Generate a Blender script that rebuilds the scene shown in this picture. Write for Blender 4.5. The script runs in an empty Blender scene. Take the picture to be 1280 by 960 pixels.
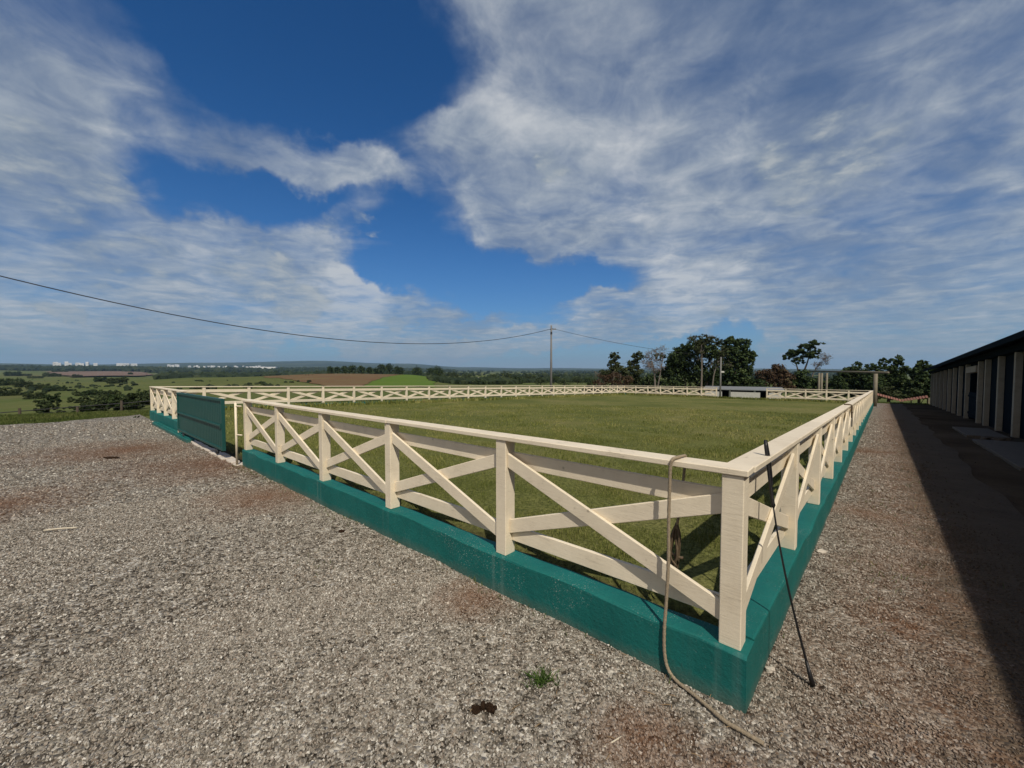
import bpy, bmesh, math, random
import numpy as np
from mathutils import Vector, Matrix, Euler
random.seed(7); RNG = np.random.default_rng(11)
scene = bpy.context.scene
COL = scene.collection
EYE = 1.65
import numpy as np, math
CX, CY = 1.1162, 1.8665                 # outer corner of the low wall
D1 = np.array([.6763, .7366]); D2 = np.array([-.7475, .6643])
_M = np.linalg.inv(np.array([D1, D2]))
def AB(x, y):
    p = np.stack([np.asarray(x, float) - CX, np.asarray(y, float) - CY], -1) @ _M
    return p[..., 0], p[..., 1]
def XY(a, b):
    return CX + a*D1[0] + b*D2[0], CY + a*D1[1] + b*D2[1]
def gz(a, b):                            # gravel / path level
    return -.0325*a - .0105*b
PROF = {                                 # azimuth (deg): heights over range (m)
 -62: [(22,-.3),(32,-1.4),(48,-3.0),(95,-4.3),(230,-7.5),(450,-10.5),(900,-15),(1800,-13),(3600,8),(6200,34),(9000,60)],
 -46: [(22,-.3),(32,-1.4),(48,-2.7),(95,-3.7),(230,-6.9),(450,-10.3),(900,-14.5),(1800,-14),(3600,2),(6200,22),(9000,60)],
 -37: [(25,-.8),(40,-1.9),(70,-2.6),(130,-3.6),(420,-6.0),(650,-14),(1600,-22),(2700,-14),(4000,-4),(6000,6),(9000,95)],
 -25: [(25,-1.2),(40,-1.9),(70,-2.5),(130,-3.1),(390,-3.0),(600,-12),(1600,-22),(2700,-16),(4000,-6),(6000,0),(9000,150)],
 -15: [(28,-1.4),(40,-1.9),(70,-2.5),(130,-3.2),(390,-4.2),(600,-13),(1600,-21),(2700,-18),(4000,-12),(6000,-6),(9000,95)],
 -7:  [(30,-1.5),(40,-2.1),(70,-3.0),(130,-4.6),(300,-8),(600,-12),(1600,-20),(2700,-25),(4000,-28),(6000,-30),(9000,15)],
 8:   [(40,-2.2),(60,-2.8),(110,-4.0),(200,-6),(400,-10),(800,-15),(1600,-22),(3000,-29),(4500,-30),(6000,-30),(9000,-10)],
 40:  [(45,-2.0),(60,-2.7),(110,-5.0),(200,-7),(400,-11),(800,-17),(1600,-24),(3000,-29),(4500,-32),(6000,-40),(9000,-20)],
 75:  [(45,-2.0),(60,-2.7),(110,-5.0),(200,-7),(400,-11),(800,-17),(1600,-24),(3000,-29),(4500,-32),(6000,-40),(9000,-20)],
}
_AZ = sorted(PROF)
_LR = np.linspace(math.log(15), math.log(11000), 90)
_TAB = np.array([np.interp(_LR, [math.log(r) for r, z in PROF[k]], [z for r, z in PROF[k]]) for k in _AZ])
for _ in range(3):
    _TAB[:, 1:-1] = (_TAB[:, :-2] + 2*_TAB[:, 1:-1] + _TAB[:, 2:]) / 4
def sstep(t):
    t = np.clip(t, 0, 1); return t*t*(3 - 2*t)
def bump(x, y, s):
    return (np.sin(x/s*1.3 + 1.7*np.sin(y/s*.9)) * np.sin(y/s*1.1 + 1.3*np.sin(x/s*.7 + 2)))
def height(x, y):
    x = np.asarray(x, float); y = np.asarray(y, float)
    r = np.hypot(x, y) + 1e-6
    az = np.degrees(np.arctan2(x, y)); az = np.clip(az, _AZ[0], _AZ[-1])
    lr = np.clip(np.log(r), _LR[0], _LR[-1])
    u = np.interp(az, _AZ, np.arange(len(_AZ))); i = np.clip(u.astype(int), 0, len(_AZ) - 2); fu = sstep(u - i)
    v = (lr - _LR[0])/(_LR[1] - _LR[0]); j = np.clip(v.astype(int), 0, len(_LR) - 2); fv = v - j
    t = ((1-fu)*((1-fv)*_TAB[i, j] + fv*_TAB[i, j+1]) + fu*((1-fv)*_TAB[i+1, j] + fv*_TAB[i+1, j+1]))
    t = t + bump(x, y, 60)*np.clip((r-80)/400, 0, 1)*.9 + bump(x+300, y, 700)*np.clip((r-1500)/6000, 0, 1)*13
    a, b = AB(x, y)
    dx = np.maximum(np.maximum(-30 - a, a - 37.5), 0); dy = np.maximum(np.maximum(-30 - b, b - 21.6), 0)
    dx2 = np.maximum(np.maximum(-30 - a, a - 49), 0); dy2 = np.maximum(np.maximum(-30 - b, b - 1), 0)
    d = np.minimum(np.hypot(dx, dy), np.hypot(dx2, dy2))
    w = sstep(d/22)
    return (1-w)*(gz(a, b) - .09) + w*t
def zc(a, b):                            # height of the fence cap rails
    return 1.164 - .0305*a - .0088*b
def zl(a, b):                            # lawn level, dipping to the gateway
    a = np.asarray(a, float); b = np.asarray(b, float)
    z = .235 - .0305*a - .0088*b - .07*(1 - sstep((np.minimum(a, b) - .17)/.22))
    db = np.maximum(np.maximum(8.1 - b, b - 12.3), 0)
    dip = (1 - sstep(np.maximum(a - .1, 0)/1.8))*(1 - sstep(db/.5))
    return z*(1-dip) + (gz(a, b) + .012)*dip

# ------------------------------------------------------------------ materials
class NT:
    def __init__(s, mat): s.t = mat.node_tree; s.n = s.t.nodes; s.l = s.t.links
    def add(s, kind, **kw):
        n = s.n.new(kind)
        for k, v in kw.items():
            if k.startswith('i_'):
                key = k[2:]; key = int(key) if key.isdigit() else key.replace('_', ' ')
                n.inputs[key].default_value = v
            else: setattr(n, k, v)
        return n
    def link(s, a, b): s.l.new(a, b)
    def noise(s, vec, scale, detail=4, rough=.6, dist=0):
        n = s.add('ShaderNodeTexNoise'); n.inputs['Scale'].default_value = scale; n.inputs['Detail'].default_value = detail
        n.inputs['Roughness'].default_value = rough; n.inputs['Distortion'].default_value = dist
        if vec is not None: s.link(vec, n.inputs['Vector'])
        return n
    def ramp(s, fac, stops, interp='LINEAR'):
        r = s.add('ShaderNodeValToRGB'); r.color_ramp.interpolation = interp
        e = r.color_ramp.elements
        while len(e) < len(stops): e.new(.5)
        for q, (p, c) in zip(e, stops):
            q.position = p; q.color = (c, c, c, 1) if not hasattr(c, '__len__') else (*c[:3], 1)
        s.link(fac, r.inputs['Fac']); return r.outputs['Color']
    def mix(s, fac, a, b, mode='MIX'):
        m = s.add('ShaderNodeMix', data_type='RGBA', blend_type=mode)
        for sock, v in ((m.inputs[0], fac), (m.inputs[6], a), (m.inputs[7], b)):
            if hasattr(v, 'links'): s.link(v, sock)
            elif hasattr(v, '__len__'): sock.default_value = (*v[:3], 1)
            else: sock.default_value = v
        return m.outputs[2]
    def math(s, op, a, b=None, c=None, clamp=False):
        m = s.add('ShaderNodeMath', operation=op, use_clamp=clamp)
        for i, v in enumerate((a, b, c)):
            if v is None: continue
            if hasattr(v, 'links'): s.link(v, m.inputs[i])
            else: m.inputs[i].default_value = v
        return m.outputs[0]
def new_mat(name, rough=.8, spec=.3):
    m = bpy.data.materials.new(name); m.use_nodes = True
    nt = NT(m); b = nt.n['Principled BSDF']
    b.inputs['Roughness'].default_value = rough; b.inputs['Specular IOR Level'].default_value = spec
    return m, nt, b
def coords(nt, kind='Object'):
    return nt.add('ShaderNodeTexCoord').outputs[kind]
def world_pos(nt):
    return nt.add('ShaderNodeNewGeometry').outputs['Position']
def bump_to(nt, b, h, strength=.4, dist=.01):
    n = nt.add('ShaderNodeBump'); n.inputs['Strength'].default_value = strength; n.inputs['Distance'].default_value = dist
    nt.link(h, n.inputs['Height']); nt.link(n.outputs[0], b.inputs['Normal'])
def spot(nt, pos, x, y, r, soft=.5):     # 1 inside a ragged patch of ground around (x, y)
    v = nt.add('ShaderNodeVectorMath', operation='MULTIPLY'); nt.link(pos, v.inputs[0]); v.inputs[1].default_value = (1, 1, 0)
    d = nt.add('ShaderNodeVectorMath', operation='DISTANCE'); nt.link(v.outputs[0], d.inputs[0]); d.inputs[1].default_value = (x, y, 0)
    n = nt.noise(pos, 2.2/r, 5, .7)
    dd = nt.math('MULTIPLY_ADD', n.outputs[0], r*1.3, d.outputs['Value'])
    m = nt.add('ShaderNodeMapRange'); nt.link(dd, m.inputs[0])
    m.inputs[1].default_value = r*1.65; m.inputs[2].default_value = r*(1.65-soft*1.2); m.inputs[3].default_value = 0; m.inputs[4].default_value = 1
    return m.outputs[0]
MAT = {}
def paint_mat(name, col, dark, grain=1., rough=.62, dirt=.35, spec=.25):
    m, nt, b = new_mat(name, rough, spec)
    p = world_pos(nt)
    rnd = nt.add('ShaderNodeObjectInfo').outputs['Random']
    n1 = nt.noise(p, 5, 6, .65); n2 = nt.noise(p, 55, 5, .7); n3 = nt.noise(p, 1.1, 3, .5)
    mp = nt.add('ShaderNodeMapping'); mp.inputs['Scale'].default_value = (9, 9, 120); nt.link(p, mp.inputs['Vector'])
    gr = nt.noise(mp.outputs[0], 1.0, 5, .6, .6)
    tone = nt.mix(nt.ramp(rnd, [(0, 0.), (1, 1.)]), tuple(c*.9 for c in col), tuple(min(c*1.04, .95) for c in col))
    tone = nt.mix(nt.math('MULTIPLY', nt.ramp(n1.outputs[0], [(.42, 0.), (.75, 1.)]), dirt), tone, dark)
    tone = nt.mix(nt.math('MULTIPLY', nt.ramp(n2.outputs[0], [(.60, 0.), (.74, 1.)]), dirt*.9), tone, tuple(c*.6 for c in dark))
    tone = nt.mix(nt.math('MULTIPLY', nt.ramp(gr.outputs[0], [(.5, 0.), (.8, 1.)]), dirt*.6*grain), tone, dark)
    tone = nt.mix(nt.math('MULTIPLY', nt.ramp(n3.outputs[0], [(.4, 0.), (.7, 1.)]), .25), tone, tuple(c*.86 for c in col))
    vk = nt.add('ShaderNodeTexVoronoi'); vk.inputs['Scale'].default_value = 7.5; nt.link(p, vk.inputs['Vector'])
    knot = nt.ramp(vk.outputs['Distance'], [(.035, 1.), (.10, 0.)]); kr = nt.add('ShaderNodeSeparateColor'); nt.link(vk.outputs['Color'], kr.inputs[0])
    tone = nt.mix(nt.math('MULTIPLY', nt.math('MULTIPLY', knot, nt.math('GREATER_THAN', kr.outputs[0], .55)), min(1., dirt*1.9)), tone, tuple(c*.42 for c in dark))
    ck = nt.add('ShaderNodeMapping'); ck.inputs['Scale'].default_value = (2.2, 2.2, 30); nt.link(p, ck.inputs['Vector'])
    cn = nt.noise(ck.outputs[0], 1., 3, .5, 1.2); crack = nt.ramp(cn.outputs[0], [(.488, 0.), (.5, 1.), (.512, 0.)])
    tone = nt.mix(nt.math('MULTIPLY', nt.math('MULTIPLY', crack, nt.ramp(n1.outputs[0], [(.48, 0.), (.62, 1.)])), dirt*1.4*grain), tone, tuple(c*.5 for c in dark))
    nt.link(tone, b.inputs['Base Color'])
    h = nt.math('ADD', nt.math('MULTIPLY', gr.outputs[0], .8*grain), nt.math('MULTIPLY', n2.outputs[0], .5))
    bump_to(nt, b, h, .45, .004)
    MAT[name] = m; return m
paint_mat('cream_paint', (.80, .70, .53), (.46, .37, .25), 1., .62, .29)
paint_mat('pier_paint', (.40, .335, .24), (.19, .155, .11), 1., .9, .35, .05)
paint_mat('gate_paint', (.013, .074, .064), (.010, .045, .038), .3, .45, .3, .4)
paint_mat('stable_paint', (.008, .014, .019), (.010, .012, .013), .5, .95, .35, .02)
paint_mat('old_wood', (.19, .165, .115), (.09, .075, .055))
paint_mat('dark_metal', (.04, .042, .045), (.02, .02, .02), .2, .5)
paint_mat('galvanised', (.17, .165, .15), (.10, .095, .08), .2, .5)
paint_mat('whitewash', (.50, .49, .45), (.28, .26, .22))
paint_mat('concrete', (.12, .095, .068), (.065, .05, .036), .3, .85, .5)
paint_mat('brown_wall', (.20, .11, .06), (.1, .06, .04))
paint_mat('pole_concrete', (.16, .155, .15), (.09, .085, .08), .2)
def wall_mat():
    m, nt, b = new_mat('teal_wall_paint', .7, .25); p = world_pos(nt)
    n1 = nt.noise(p, 3.2, 6, .65); n2 = nt.noise(p, 34, 6, .7)
    mp = nt.add('ShaderNodeMapping'); mp.inputs['Scale'].default_value = (16, 16, .8); nt.link(p, mp.inputs['Vector'])
    n3 = nt.noise(mp.outputs[0], 1.0, 4, .6)
    c = nt.mix(nt.ramp(n1.outputs[0], [(.3, 0.), (.7, 1.)]), (.006, .106, .094), (.009, .140, .125))
    c = nt.mix(nt.math('MULTIPLY', nt.ramp(n3.outputs[0], [(.55, 0.), (.8, 1.)]), .35), c, (.035, .14, .122))
    c = nt.mix(nt.math('MULTIPLY', nt.ramp(n2.outputs[0], [(.62, 0.), (.72, 1.)]), .6), c, (.010, .055, .048))
    s = nt.noise(p, 120, 2, .5); s2 = nt.noise(p, 2.1, 3, .6)
    flake = nt.math('MULTIPLY', nt.ramp(s.outputs[0], [(.64, 0.), (.69, 1.)]), nt.ramp(s2.outputs[0], [(.5, 0.), (.62, 1.)]))
    c = nt.mix(nt.math('MULTIPLY', flake, .7), c, (.45, .48, .45))
    # grit and dust splashed on the wall's foot, pale lime runs under the posts
    def dotp(x, y, k):
        d = nt.add('ShaderNodeVectorMath', operation='DOT_PRODUCT'); nt.link(p, d.inputs[0]); d.inputs[1].default_value = (x, y, 0); return nt.math('SUBTRACT', d.outputs['Value'], k)
    a_ = dotp(.6643, .7475, CX*.6643 + CY*.7475); b_ = dotp(-.7366, .6763, -CX*.7366 + CY*.6763)
    sp = nt.add('ShaderNodeSeparateXYZ'); nt.link(p, sp.inputs[0])
    hgt = nt.math('MULTIPLY_ADD', a_, .0325, nt.math('MULTIPLY_ADD', b_, .0105, sp.outputs[2]))
    fo = nt.math('MULTIPLY_ADD', n1.outputs[0], -.12, nt.math('MULTIPLY_ADD', n2.outputs[0], -.10, hgt))
    foot = nt.ramp(nt.math('ADD', fo, .1), [(.0, 1.), (.075, 0.)])
    c = nt.mix(nt.math('MULTIPLY', foot, .32), c, (.15, .125, .09))
    fr = nt.math('ABSOLUTE', nt.math('SUBTRACT', nt.math('FRACT', nt.math('DIVIDE', nt.math('ADD', b_, .69), 1.55)), .5))
    run = nt.math('MULTIPLY', nt.ramp(fr, [(.0, 0.), (.012, 0.), (.03, 1.), (.045, 0.)]), nt.ramp(n3.outputs[0], [(.4, 0.), (.62, 1.)]))
    c = nt.mix(nt.math('MULTIPLY', nt.math('MULTIPLY', run, nt.math('LESS_THAN', a_, .02)), .3), c, (.20, .28, .25))
    nt.link(c, b.inputs['Base Color'])
    bump_to(nt, b, nt.math('ADD', n2.outputs[0], nt.math('MULTIPLY', n1.outputs[0], 1.5)), .5, .012)
    MAT['teal_wall_paint'] = m
wall_mat()

REDDISH = [(-5.4, 7.2, 1.9), (-8.2, 8.4, 2.0), (-6.6, 10.2, 1.3), (.58, 1.70, .34), (.9, 1.55, .22), (-.28, 2.85, .36), (-3.2, 5.3, 1.0), (-6.3, 4.6, 1.3), (.75, 1.5, .16), (2.6, 2.6, .5), (4.4, 4.9, .7), (8.6, 9.6, 1.2), (3.3, 3.0, .35)]
def soil_tint(nt, p):
    acc = None
    for x, y, r in REDDISH:
        q = spot(nt, p, x, y, r, .9)
        acc = q if acc is None else nt.math('MAXIMUM', acc, q)
    # trodden earth mixed into the strip between the right fence and the path
    d1 = nt.add('ShaderNodeVectorMath', operation='DOT_PRODUCT'); nt.link(p, d1.inputs[0]); d1.inputs[1].default_value = (-.7366, .6763, 0)
    n = nt.noise(p, 1.4, 5, .7); n2 = nt.noise(p, 4.5, 5, .7)
    s = nt.math('MULTIPLY_ADD', n.outputs[0], 1.5, d1.outputs['Value'])
    mr = nt.add('ShaderNodeMapRange'); nt.link(s, mr.inputs[0]); mr.inputs[1].default_value = CY*.6763 - CX*.7366 + 1.0; mr.inputs[2].default_value = CY*.6763 - CX*.7366 - .35
    q = nt.math('MULTIPLY', mr.outputs[0], nt.ramp(n2.outputs[0], [(.3, .45), (.62, 1.)]))
    s2 = nt.math('MULTIPLY_ADD', n2.outputs[0], .8, nt.math('MULTIPLY_ADD', n.outputs[0], .5, d1.outputs['Value']))
    m2 = nt.add('ShaderNodeMapRange'); nt.link(s2, m2.inputs[0]); m2.inputs[1].default_value = CY*.6763 - CX*.7366 + .0; m2.inputs[2].default_value = CY*.6763 - CX*.7366 - .42
    return nt.math('MAXIMUM', acc, q), m2.outputs[0]
def gravel_mats():
    m, nt, b = new_mat('gravel_ground', .95, .15); p = world_pos(nt)
    big = nt.noise(p, .35, 5, .6); mid = nt.noise(p, 2.3, 5, .65)
    v = nt.add('ShaderNodeTexVoronoi'); v.inputs['Scale'].default_value = 46; nt.link(p, v.inputs['Vector'])
    vb = nt.add('ShaderNodeTexVoronoi'); vb.inputs['Scale'].default_value = 23; nt.link(p, vb.inputs['Vector'])
    sep = nt.add('ShaderNodeSeparateColor'); nt.link(v.outputs['Color'], sep.inputs[0])
    sep2 = nt.add('ShaderNodeSeparateColor'); nt.link(vb.outputs['Color'], sep2.inputs[0])
    f = nt.math('ADD', nt.math('MULTIPLY', sep.outputs[0], .55), nt.math('MULTIPLY', sep2.outputs[1], .45))
    c = nt.ramp(f, [(.2, (.045, .037, .027)), (.42, (.155, .136, .107)), (.66, (.35, .32, .265)), (.9, (.60, .565, .49))])
    c = nt.mix(nt.math('MULTIPLY', nt.ramp(big.outputs[0], [(.38, 0.), (.66, 1.)]), .32), c, nt.mix(.5, c, (.17, .135, .10)))
    c = nt.mix(nt.math('MULTIPLY', nt.ramp(mid.outputs[0], [(.5, 0.), (.75, 1.)]), .3), c, (.14, .122, .10))
    st_, dirt_ = soil_tint(nt, p)
    c = nt.mix(nt.math('MULTIPLY', st_, .85), c, (.15, .072, .036)); c = nt.mix(dirt_, c, nt.mix(mid.outputs[0], (.055, .039, .025), (.14, .105, .07)))
    nt.link(c, b.inputs['Base Color'])
    h = nt.math('SUBTRACT', 1., v.outputs['Distance'])
    bump_to(nt, b, nt.math('ADD', h, nt.math('MULTIPLY', sep2.outputs[0], .8)), .9, .02)
    MAT['gravel_ground'] = m
    m, nt, b = new_mat('gravel_stone', .85, .25); p = world_pos(nt)
    at = nt.add('ShaderNodeAttribute', attribute_name='tint'); sp = nt.add('ShaderNodeSeparateColor'); nt.link(at.outputs['Color'], sp.inputs[0])
    c = nt.ramp(sp.outputs[0], [(0, (.07, .061, .048)), (.28, (.185, .166, .134)), (.6, (.34, .31, .258)), (.88, (.54, .505, .435)), (1, (.68, .65, .57))])
    c = nt.mix(nt.math('MULTIPLY', sp.outputs[1], .6), c, (.30, .20, .135))
    n = nt.noise(p, 260, 3, .6); c = nt.mix(nt.math('MULTIPLY', nt.ramp(n.outputs[0], [(.45, 0.), (.65, 1.)]), .4), c, (.11, .095, .08))
    mid = nt.noise(p, 1.7, 5, .65); c = nt.mix(nt.math('MULTIPLY', nt.ramp(mid.outputs[0], [(.5, 0.), (.72, 1.)]), .24), c, (.14, .118, .095))
    st_, dirt_ = soil_tint(nt, p)
    c = nt.mix(nt.math('MULTIPLY', st_, .72), c, (.185, .09, .047)); c = nt.mix(nt.math('MULTIPLY', dirt_, .85), c, (.075, .055, .036))
    nt.link(c, b.inputs['Base Color']); MAT['gravel_stone'] = m
    m, nt, b = new_mat('dirt', 1., .0); p = world_pos(nt)
    big = nt.noise(p, .5, 6, .6); fine = nt.noise(p, 22, 6, .75)
    c = nt.ramp(big.outputs[0], [(.3, (.055, .039, .024)), (.55, (.098, .071, .046)), (.75, (.14, .107, .072))])
    c = nt.mix(nt.ramp(fine.outputs[0], [(.42, 0.), (.7, .55)]), c, (.055, .042, .03))
    nt.link(c, b.inputs['Base Color']); bump_to(nt, b, nt.math('ADD', fine.outputs[0], big.outputs[0]), .7, .03)
    MAT['dirt'] = m
gravel_mats()
def grass_ground(name, cols, far=1., scale=1., edge=False):
    m, nt, b = new_mat(name, .95, .05); p = world_pos(nt)
    n1 = nt.noise(p, .22*scale, 6, .62); n2 = nt.noise(p, 2.4*scale, 6, .7); n3 = nt.noise(p, 26*far, 5, .75)
    c = nt.ramp(n1.outputs[0], [(.36, cols[0]), (.5, cols[1]), (.64, cols[2])])
    c = nt.mix(nt.ramp(n2.outputs[0], [(.45, 0.), (.72, .6)]), c, cols[3])
    c = nt.mix(nt.ramp(n3.outputs[0], [(.40, 0.), (.62, .85)]), c, tuple(x*.36 for x in cols[0]))
    if edge:  # soil strip along the front wall; its dark colour paints in rail shade
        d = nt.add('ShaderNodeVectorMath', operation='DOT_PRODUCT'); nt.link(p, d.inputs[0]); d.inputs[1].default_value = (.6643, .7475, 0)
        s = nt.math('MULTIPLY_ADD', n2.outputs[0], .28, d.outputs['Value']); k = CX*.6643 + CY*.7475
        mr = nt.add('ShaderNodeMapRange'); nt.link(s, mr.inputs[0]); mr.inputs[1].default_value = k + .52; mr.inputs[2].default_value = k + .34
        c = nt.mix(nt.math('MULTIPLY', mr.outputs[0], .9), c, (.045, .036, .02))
    nt.link(c, b.inputs['Base Color']); bump_to(nt, b, nt.math('ADD', n3.outputs[0], n2.outputs[0]), .8, .03)
    MAT[name] = m
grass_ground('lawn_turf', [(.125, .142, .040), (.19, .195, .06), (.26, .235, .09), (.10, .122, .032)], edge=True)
def terrain_mat():
    m, nt, b = new_mat('pasture', .95, .05); p = world_pos(nt)
    n0 = nt.noise(p, .0042, 6, .6); n1 = nt.noise(p, .03, 6, .62); n2 = nt.noise(p, .5, 6, .7); n3 = nt.noise(p, 14, 4, .7)
    c = nt.ramp(n1.outputs[0], [(.32, (.072, .10, .026)), (.5, (.112, .135, .036)), (.7, (.17, .16, .06))])
    far = nt.ramp(n0.outputs[0], [(.36, (.08, .115, .032)), (.47, (.15, .15, .058)), (.55, (.10, .125, .04)), (.63, (.19, .135, .09)), (.75, (.08, .095, .032))])
    c = nt.mix(.5, c, far)
    c = nt.mix(nt.ramp(n2.outputs[0], [(.45, 0.), (.72, .45)]), c, (.03, .05, .012))
    c = nt.mix(nt.ramp(n3.outputs[0], [(.45, 0.), (.66, .5)]), c, (.03, .042, .01))
    # wooded hills far away
    d = nt.add('ShaderNodeVectorMath', operation='LENGTH'); nt.link(p, d.inputs[0])
    mr = nt.add('ShaderNodeMapRange'); nt.link(d.outputs['Value'], mr.inputs[0]); mr.inputs[1].default_value = 1800; mr.inputs[2].default_value = 4200
    wood = nt.noise(p, .0016, 5, .6)
    wf = nt.math('MULTIPLY', mr.outputs[0], nt.ramp(wood.outputs[0], [(.38, 1.), (.6, .45)]))
    c = nt.mix(wf, c, (.022, .034, .016))
    nt.link(c, b.inputs['Base Color']); bump_to(nt, b, nt.math('ADD', n3.outputs[0], n2.outputs[0]), .7, .06)
    MAT['pasture'] = m
terrain_mat()
def plain_soil(name, c0, c1, sc=.05, furrow=False):
    m, nt, b = new_mat(name, .95, .05); p = world_pos(nt)
    n1 = nt.noise(p, sc, 6, .65); n2 = nt.noise(p, sc*22, 5, .7)
    c = nt.ramp(n1.outputs[0], [(.3, c0), (.7, c1)])
    c = nt.mix(nt.ramp(n2.outputs[0], [(.4, 0.), (.7, .5)]), c, tuple(x*.6 for x in c0))
    nt.link(c, b.inputs['Base Color']); bump_to(nt, b, n2.outputs[0], .5, .05); MAT[name] = m
plain_soil('ploughed_soil', (.15, .08, .045), (.17, .135, .06))
plain_soil('pale_soil', (.16, .105, .08), (.22, .16, .12), .01)
plain_soil('young_crop', (.085, .15, .018), (.12, .17, .03))
plain_soil('beige_stubble', (.25, .2, .13), (.32, .26, .18), .02)
def leaf_mat(name, c0, c1, c2, trans=0.0):
    m, nt, b = new_mat(name, .75, .1)
    at = nt.add('ShaderNodeAttribute', attribute_name='tint'); sp = nt.add('ShaderNodeSeparateColor'); nt.link(at.outputs['Color'], sp.inputs[0])
    c = nt.ramp(sp.outputs[0], [(0, c0), (.55, c1), (1, c2)])
    nt.link(c, b.inputs['Base Color'])
    MAT[name] = m
leaf_mat('leaf_dark', (.018, .031, .012), (.036, .056, .019), (.082, .108, .036))
leaf_mat('leaf_olive', (.028, .036, .014), (.050, .060, .024), (.085, .090, .040))
leaf_mat('leaf_brown', (.045, .030, .018), (.085, .052, .032), (.085, .075, .035))
leaf_mat('leaf_bare', (.11, .09, .08), (.19, .155, .14), (.27, .22, .20))
leaf_mat('leaf_pasture', (.028, .04, .016), (.045, .062, .024), (.075, .09, .035))
leaf_mat('grass_blade', (.09, .112, .025), (.19, .20, .055), (.33, .295, .12))
leaf_mat('verge_blade', (.05, .072, .018), (.09, .115, .03), (.15, .15, .055))
leaf_mat('fresh_blade', (.04, .075, .016), (.075, .125, .028), (.14, .18, .06))
leaf_mat('wood_far', (.014, .022, .010), (.026, .038, .016), (.045, .055, .024))
def simple(name, c, rough=.8, spec=.2, var=.5, sc=30, bmp=.3):
    m, nt, b = new_mat(name, rough, spec); p = world_pos(nt)
    n = nt.noise(p, sc, 5, .65); nt.link(nt.mix(nt.math('MULTIPLY', nt.ramp(n.outputs[0], [(.35, 0.), (.7, 1.)]), var), c, tuple(x*.45 for x in c)), b.inputs['Base Color'])
    bump_to(nt, b, n.outputs[0], bmp, .01); MAT[name] = m
simple('bark_pale', (.21, .18, .15), .9, .1, .7, 6)
simple('bark_dark', (.075, .06, .045), .9, .1, .6, 6)
simple('rope_fibre', (.36, .29, .20), .9, .1, .6, 160, .6)
simple('leather_brown', (.12, .085, .05), .6, .3, .5, 60)
simple('whip_black', (.012, .011, .012), .45, .4, .3, 80)
simple('dung_dry', (.035, .021, .013), .95, .05, .7, 90, .8)
simple('rock_white', (.60, .53, .44), .9, .2, .4, 50, .6)
simple('twig_pale', (.62, .55, .42), .8, .2, .4, 60)
simple('straw_dry', (.36, .24, .12), .9, .1, .6, 40)
simple('roof_grey', (.22, .23, .235), .6, .3, .4, 3)
simple('roof_dark', (.018, .022, .028), .9, .05, .4, 6)
simple('clay_tile', (.25, .115, .08), .85, .2, .6, 8)
simple('white_far', (.62, .62, .60), .8, .2, .1, .05)
simple('wire_steel', (.03, .03, .032), .6, .3, .2, 5)
simple('teal_roof_far', (.30, .42, .42), .6, .3, .2, 3)

# ------------------------------------------------------------------ mesh helpers
class MB:
    def __init__(s): s.v = []; s.f = []; s.sm = []
    def add(s, verts, faces, smooth=False):
        o = len(s.v); s.v += [tuple(map(float, v)) for v in verts]; s.f += [tuple(o+i for i in f) for f in faces]; s.sm += [smooth]*len(faces)
    def hexa(s, c):                      # 8 corners: bottom 4 ccw, top 4 ccw
        s.add(c, [(3, 2, 1, 0), (4, 5, 6, 7), (0, 1, 5, 4), (1, 2, 6, 5), (2, 3, 7, 6), (3, 0, 4, 7)])
    def box(s, x0, x1, y0, y1, z0, z1, fn=None):
        c = [(x0, y0, z0), (x1, y0, z0), (x1, y1, z0), (x0, y1, z0), (x0, y0, z1), (x1, y0, z1), (x1, y1, z1), (x0, y1, z1)]
        s.hexa([fn(*p) for p in c] if fn else c)
    def tube(s, pts, rad, n=8, caps=True, smooth=True):
        pts = [Vector(p) for p in pts]; k = len(pts)
        if not hasattr(rad, '__len__'): rad = [rad]*k
        o = []; up = None
        for i, p in enumerate(pts):
            t = (pts[min(i+1, k-1)] - pts[max(i-1, 0)]).normalized()
            if up is None: up = Vector((0, 0, 1)) if abs(t.z) < .9 else Vector((1, 0, 0))
            x = t.cross(up).normalized(); y = x.cross(t).normalized(); up = y
            o += [p + (x*math.cos(2*math.pi*j/n) + y*math.sin(2*math.pi*j/n))*rad[i] for j in range(n)]
        f = []
        for i in range(k-1):
            for j in range(n):
                f.append((i*n+j, i*n+(j+1) % n, (i+1)*n+(j+1) % n, (i+1)*n+j))
        if caps: f += [tuple(range(n))[::-1], tuple((k-1)*n+j for j in range(n))]
        s.add(o, f, smooth)
    def mesh(s, name, mat, bevel=0, segs=1):
        me = bpy.data.meshes.new(name); me.from_pydata(s.v, [], s.f)
        bm = bmesh.new(); bm.from_mesh(me)
        bmesh.ops.recalc_face_normals(bm, faces=bm.faces)
        if bevel:
            bmesh.ops.bevel(bm, geom=[e for e in bm.edges if e.calc_face_angle(0) > .5], offset=bevel, segments=segs, affect='EDGES', profile=.7)
        bm.to_mesh(me); bm.free()
        if not bevel: me.polygons.foreach_set('use_smooth', s.sm)
        me.materials.append(MAT[mat]); return me
    def build(s, name, mat, parent=None, loc=None, bevel=0, segs=1):
        return put(name, s.mesh(name, mat, bevel, segs), parent, loc)
def put(name, me, parent=None, loc=None):
    o = bpy.data.objects.new(name, me); COL.objects.link(o)
    if parent: o.parent = parent
    if loc is not None: o.location = loc
    return o
def tag(o, label=None, cat=None, group=None, kind=None):
    for k, v in (('label', label), ('category', cat), ('group', group), ('kind', kind)):
        if v: o[k] = v
    return o
def empty(name, loc, label, cat, group=None):
    o = bpy.data.objects.new(name, None); COL.objects.link(o); o.location = loc; o.empty_display_size = .3
    return tag(o, label, cat, group)
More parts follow.
